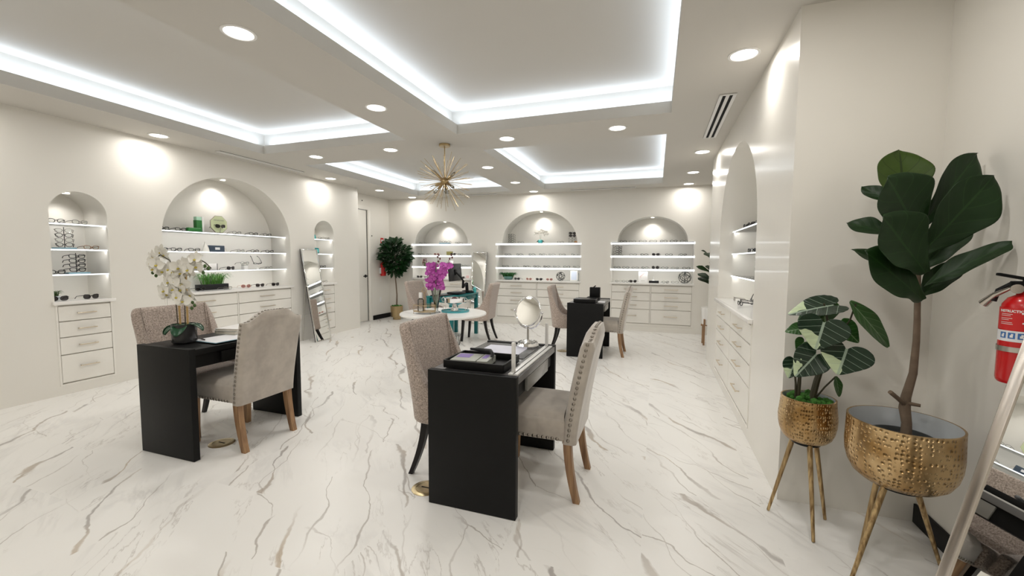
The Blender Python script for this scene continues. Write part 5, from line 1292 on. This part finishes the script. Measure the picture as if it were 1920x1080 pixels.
# wide niche, top shelf: green cases, pale column, octagonal sign
t = item('eyewear_case', 'long green leather case lying on the top shelf, wide long-wall niche', 'case', 'B', 3.79, .16, 1)
bm = NB(); box(bm, -.085, .085, -.03, .03, 0, .052, .014, 3); obj('case_body', bm, M['greencase'], t, 50); lettering('EYEWEAR', .016, M['greyink'], t, (0, -.0305, .028)) if False else None
t = item('display_box', 'tall green box with a pale mint top behind the green case', 'box', 'B', 3.87, .20, 1)
cube('lower_body', t, -.035, .035, -.03, .03, 0, .155, M['greencase']); cube('upper_body', t, -.032, .032, -.028, .028, .155, .20, M['mint'])
cube('white_column', t, .037, .062, -.03, .03, 0, .205, M['white'], .002)
t = item('octagon_sign', 'octagonal pale green display sign with black sunglasses on the top shelf', 'sign', 'B', 4.13, .17, 1)
P = [(.118*cos(R(22.5+45*k)), .122+.118*sin(R(22.5+45*k))) for k in range(8)]
bm = NB(); prism(bm, [(a*1.05, .122+(b-.122)*1.05) for a, b in P], .0, .012, lambda a, b, d: Vector((a, d, b))); obj('rim', bm, M['frame'], t, 30)
bm = NB(); prism(bm, P, -.002, .0, lambda a, b, d: Vector((a, d, b))); obj('panel', bm, M['octsign'], t, 30)
lettering('SWAROVSKI', .026, M['greyink'], t, (0, -.0028, .175))
bm = NB(); tube(bm, [(-.02, -.004, .002), (0, -.02, .03), (.02, -.004, .002)], .003, 6); tube(bm, [(0, -.02, .03), (0, -.03, .07)], .003, 6); obj('stand', bm, M['steel'], t)
p = place('L', 4.13, .14, ZS[1]+.072); eyes('sun', p, ROT['L'], 'black sunglasses held up in front of the octagonal sign', 'eyewear on the octagonal sign')
t = item('eyewear_case', 'navy case with a white label on the middle shelf, wide long-wall niche', 'case', 'B', 4.06, .15, 2)
cube('case_body', t, -.10, .10, -.03, .03, 0, .085, M['navy'], .006); cube('label_plate', t, -.032, .032, -.0318, -.030, .028, .06, M['label'], .0002)
bm = NB(); tube(bm, [(.10, 0, .06), (.13, -.01, .04), (.14, -.02, .002)], .002, 6); obj('chain', bm, M['nickel'], t)
t = item('cloth_display', 'crumpled white cloth leaning at the navy case', 'cloth', 'B', 3.93, .16, 2)
bm = NB(); lathe(bm, [(.05, 0), (.04, .03), (.022, .07), (.008, .12), (0, .14)], 9); 
for v in bm.verts: v.co += Vector((rr.uniform(-1, 1), rr.uniform(-1, 1), 0))*.008
obj('cloth', bm, M['petalw'], t, 60)
t = item('brand_card', 'white card with dark edge on the lowest shelf, wide long-wall niche', 'card', 'B', 4.02, .17, 3); cube('card', t, -.06, .055, -.004, .004, 0, .09, M['card'], .0006); cube('edge', t, .055, .062, -.006, .006, 0, .09, M['blackplastic'], .0006)
t = item('eyewear_riser', 'white riser holding clear eyeglasses on the lowest shelf, wide niche', 'display stand', 'B', 4.46, .14, 3)
cube('riser', t, -.03, .03, -.03, .03, 0, .066, M['white']); cube('band', t, -.0305, .0305, -.0305, .0305, .060, .066, M['greyink'], 0)
p = place('L', 4.46, .13, ZS[3]+.072); eyes('clear', p, ROT['L'], 'grey translucent eyeglasses raised on the white riser', 'eyewear on the white riser')
t = item('angled_holder', 'small white holder under the folded black eyeglasses, wide niche', 'display stand', 'B', 4.66, .14, 3); 
bm = NB(); lathe(bm, [(0, 0), (.025, 0), (.022, .01), (.006, .02), (0, .045)], 16); obj('holder', bm, M['white'], t)
o = eyes('black', place('L', 4.66, .15, ZS[3]+.075), ROT['L'], 'black eyeglasses propped as a triangle on the small white holder', 'eyewear on the small holder')
o.rotation_euler = Euler((R(65), 0, ROT['L']), 'XYZ')
def tuft(t, n, w_, d_, h_, mt, z=0, sd=1, thick=.006):
    r_ = random.Random(sd); bm = NB()
    for k in range(n):
        x, y = r_.uniform(-w_, w_)*.8, r_.uniform(-d_, d_)*.7; a = r_.uniform(0, 2*pi); l = r_.uniform(.6, 1.0)*h_
        dx, dy = cos(a)*l*.55+x*.5, sin(a)*l*.35-.01; P = [Vector((x, y, z)), Vector((x+dx*.35, y+dy*.35, z+l*.7)), Vector((x+dx*.8, y+dy*.8, z+l*.85)), Vector((x+dx*1.25, y+dy*1.1, z+l*.55))]
        s_ = Vector((-sin(a), cos(a), 0))*thick*.5
        for A_, B_, f0, f1 in ((P[0], P[1], 1, .9), (P[1], P[2], .9, .6), (P[2], P[3], .6, .08)):
            quad(bm, A_-s_*f0, A_+s_*f0, B_+s_*f1, B_-s_*f1)
    return tag(obj('foliage', bm, mt, t, 60), kind='stuff')
t = item('potted_grass', 'green grass plant in a black trough on the wide niche counter', 'plant', 'B', 4.06, .25, 4)
cube('trough', t, -.20, .20, -.045, .045, 0, .075, M['blackplastic'], .003); tuft(t, 230, .17, .04, .20, M['grass'], .06, 3)
t = item('potted_plant', 'small grey green plant on the counter of the slim niche behind orchids', 'plant', 'A', 2.46, .22, 4)
bm = NB(); lathe(bm, [(0, 0), (.035, 0), (.04, .04), (0, .04)], 16); obj('pot', bm, M['zinc'], t); tuft(t, 60, .03, .03, .08, M['bud'], .03, 5)
t = item('cosmetic_bottle', 'small turquoise bottle on the top shelf of the slim niche by mirror', 'bottle', 'C', 5.77, .12, 1)
bm = NB(); lathe(bm, [(0, 0), (.02, 0), (.02, .05), (.01, .06), (.01, .075), (0, .075)], 14); obj('body', bm, M['tealpot'], t)
t = item('eyewear_case', 'dark teal case upright on the middle shelf, slim niche by mirror', 'case', 'C', 5.80, .12, 2); cube('case_body', t, -.045, .045, -.02, .02, 0, .10, M['teal'], .012); cube('flap', t, -.03, .03, -.022, -.019, .02, .08, M['tealpot'], .003)
# tree-side back niche
t = item('display_riser', 'low blue grey riser on the top shelf of the tree-side back niche', 'display stand', 'D', -4.47, .09, 1); cube('riser', t, -.13, .13, -.04, .04, 0, .026, M['bluegrey'], .002)
for k, x in enumerate((-4.54, -4.41)): eyes('clear', (x, YB+.08, ZS[1]+.0275), (-.1, .2)[k], 'grey translucent eyeglasses on the low riser, %s' % ('nearer the tree', 'nearer the middle niche')[k], 'eyewear on the low riser')
t = item('gold_case', 'olive gold box on the middle shelf of the tree-side back niche', 'box', 'D', -4.38, .14, 2); cube('box_body', t, -.065, .065, -.03, .03, 0, .085, M['goldbox'], .004); cube('lid', t, -.067, .067, -.032, .032, .07, .087, M['goldbox'], .003)
t = item('dried_plant', 'dark red berry sprig on the lowest shelf of the tree-side back niche', 'plant', 'D', -5.01, .12, 3)
bm = NB(); tube(bm, [(0, 0, 0), (0, 0, .12)], .003, 6); lathe(bm, [(0, 0), (.02, 0), (.022, .03), (0, .03)], 12); obj('stem', bm, M['stem'], t)
bm = NB()
for k in range(50): sphere(bm, (rr.uniform(-.05, .05), rr.uniform(-.04, .03), rr.uniform(.04, .17)), rr.uniform(.007, .012), 6, 4)
tag(obj('berries', bm, M['darkred'], t, 60), kind='stuff')
t = item('brand_card', 'white card on the lowest shelf of the tree-side back niche', 'card', 'D', -4.33, .14, 3); cube('card', t, -.04, .04, -.003, .003, 0, .13, M['card'])
t = item('picture_stand', 'small pink picture standing on the counter of the tree-side back niche', 'picture', 'D', -3.92, .10, 4); cube('frame', t, -.05, .05, -.004, .004, 0, .085, M['white']); cube('picture', t, -.038, .038, -.0055, -.004, .012, .073, M['pink'], 0)
# middle back niche
t = item('potted_orchid', 'tiny white orchid in a turquoise pot on the top shelf, middle back niche', 'orchid', 'E', -2.27, .10, 1)
bm = NB(); lathe(bm, [(0, 0), (.035, 0), (.052, .03), (.046, .065), (.04, .07), (0, .06)], 20); obj('pot', bm, M['tealpot'], t)
bm = NB()
for a in (30, 150, 200, 330): strap_leaf(bm, (0, 0, .06), (cos(R(a)), sin(R(a))*.5, .5), .09, .04, 1.8)
obj('leaf', bm, M['orchleaf'], t, 60)
for s_ in (-1, 1):
    bm = NB(); tube(bm, [(s_*.005, 0, .06), (s_*.01, 0, .16), (s_*.06, 0, .23), (s_*.14, 0, .17)], .002, 5); obj('stem', bm, M['greenstem'], t)
fw = None
for k in range(20):
    x = rr.uniform(-.14, .14); z = .24-.6*abs(x)**1.3+rr.uniform(-.05, .03)
    d = (rr.uniform(-.5, .5), -1, rr.uniform(-.3, .5)); 
    if fw is None: fw = obj('flower', orchid_flower('f', .036, M['petalw']), M['petalw'], t, loc=(x, -.02, z), rot=face_rot(d))
    else: copy_part(fw, t, (x, -.02+rr.uniform(-.03, .03), z), face_rot(d))
t = item('eyewear_case', 'orange tan case at the end of the top shelf, middle back niche', 'case', 'E', -1.52, .20, 1); cube('case_body', t, -.065, .065, -.03, .03, 0, .045, M['orange'], .012)
t = item('potted_plant', 'bushy green plant in a fluted teal bowl on the middle niche counter', 'plant', 'E', -2.99, .17, 4)
bm = NB(); lathe(bm, [(0, 0), (.08, 0), (.10, .03), (.10, .07), (.092, .07), (0, .05)], 26); obj('bowl', bm, M['darkteal'] if 'darkteal' in M else mat('dark teal ceramic', (.08, .17, .15), .4), t, 20); tuft(t, 220, .13, .05, .12, M['tropic'], .05, 8, .022)
t = item('photo_frame', 'white easel frame with pale blue picture on the middle niche counter', 'picture', 'E', -1.57, .13, 4, 0)
q_ = Euler((R(-12), 0, .15)); cube('frame', t, -.075, .075, -.004, .004, .004, .215, M['white'], .002, q_); cube('picture', t, -.055, .055, -.006, -.004, .022, .195, mat('pale blue print', (.62, .68, .80), .4), 0, q_); cube('back_leg', t, .078, .082, .0, .09, 0, .16, M['zinc'], .001)
# last back niche
t = item('picture_card', 'white card with a pair of slim temples pictured, last back niche counter', 'card', 'F', -.23, .14, 4); cube('card', t, -.085, .085, -.004, .004, 0, .215, M['card'])
bm = NB()
for k in range(3): tube(bm, [(.06-k*.03, -.005, .205-k*.01), (-.02-k*.01, -.005, .14-k*.012), (-.055+k*.006, -.005, .125-k*.01), (-.05+k*.01, -.005, .10-k*.004)], .0025, 5)
obj('printed_temples', bm, M['pink'], t); cube('caption', t, -.035, .035, -.0048, -.004, .028, .036, M['greyprint'], 0)
t = item('display_riser', 'black riser with two clear ornaments on the last back niche counter', 'display stand', 'F', -.03, .10, 4); cube('riser', t, -.09, .09, -.035, .035, 0, .042, M['blackplastic'], .003)
bm = NB(); lathe(bm, [(0, .042), (.03, .042), (.02, .055), (.005, .07), (.003, .12), (0, .12)], 14, (-.01, 0, 0)); obj('ornament', bm, M['white'], t)
# glossy wall niche
t = item('eyewear_case', 'brown case at the near end of the top shelf, glossy-wall niche', 'case', 'G', 4.22, .22, 1); cube('case_body', t, -.10, .10, -.035, .035, 0, .075, mat('brown leather', (.09, .035, .02), .45), .012)
t = item('brand_plaque', 'small clear plaque with lettering on the glossy-wall niche counter', 'sign', 'G', 4.72, .24, 4); cube('plaque', t, -.14, .14, -.004, .004, 0, .05, M['acryl'])
t = item('eyewear_easel', 'black eyeglasses standing upright on a clear block, glossy-wall counter', 'eyeglasses', 'G', 4.42, .22, 4)
o = K['black']; t.rotation_euler = (R(70), 0, ROT['G' if False else 'R']+.4); t.location.z += .045
for ch in list(o.children): c = ch.copy(); COL.objects.link(c); c.parent = t
# wire balls
def wire_ball(r, label, loc):
    t = thing('wire_sphere', label, 'ornament', loc)
    bm = NB(); c = Vector((0, 0, r)); ax = [(1, 0, 0), (0, 1, 0), (.6, .6, .5), (-.6, .6, .5), (.2, -.5, .8), (.3, .8, -.5)]
    for a in ax:
        a = Vector(a).normalized(); u_ = a.orthogonal().normalized(); v_ = a.cross(u_)
        tube(bm, [c+(u_*cos(2*pi*k/36)+v_*sin(2*pi*k/36))*(r-.003) for k in range(36)], .0035, 6, closed=True)
    obj('rings', bm, M['blackmetal'], t)
    bm = NB()
    P = [c+Vector((cos(R(90+144*k))*r*.95, -.35*r+.5*r*(k % 2), sin(R(90+144*k))*r*.9)).normalized()*0+Vector((cos(R(90+144*k)), -.2, sin(R(90+144*k))))*(r*.93) for k in range(5)]
    for k in range(5): tube(bm, [P[k], P[(k+1) % 5]], .004, 6)
    obj('star_bars', bm, M['blackmetal'], t)
wire_ball(.092, 'black wire sphere ornament on the middle back niche counter', (-1.84, YB+.12, ZS[4]))
wire_ball(.112, 'larger black wire sphere ornament on the last back niche counter', (.515, YB+.15, ZS[4]))
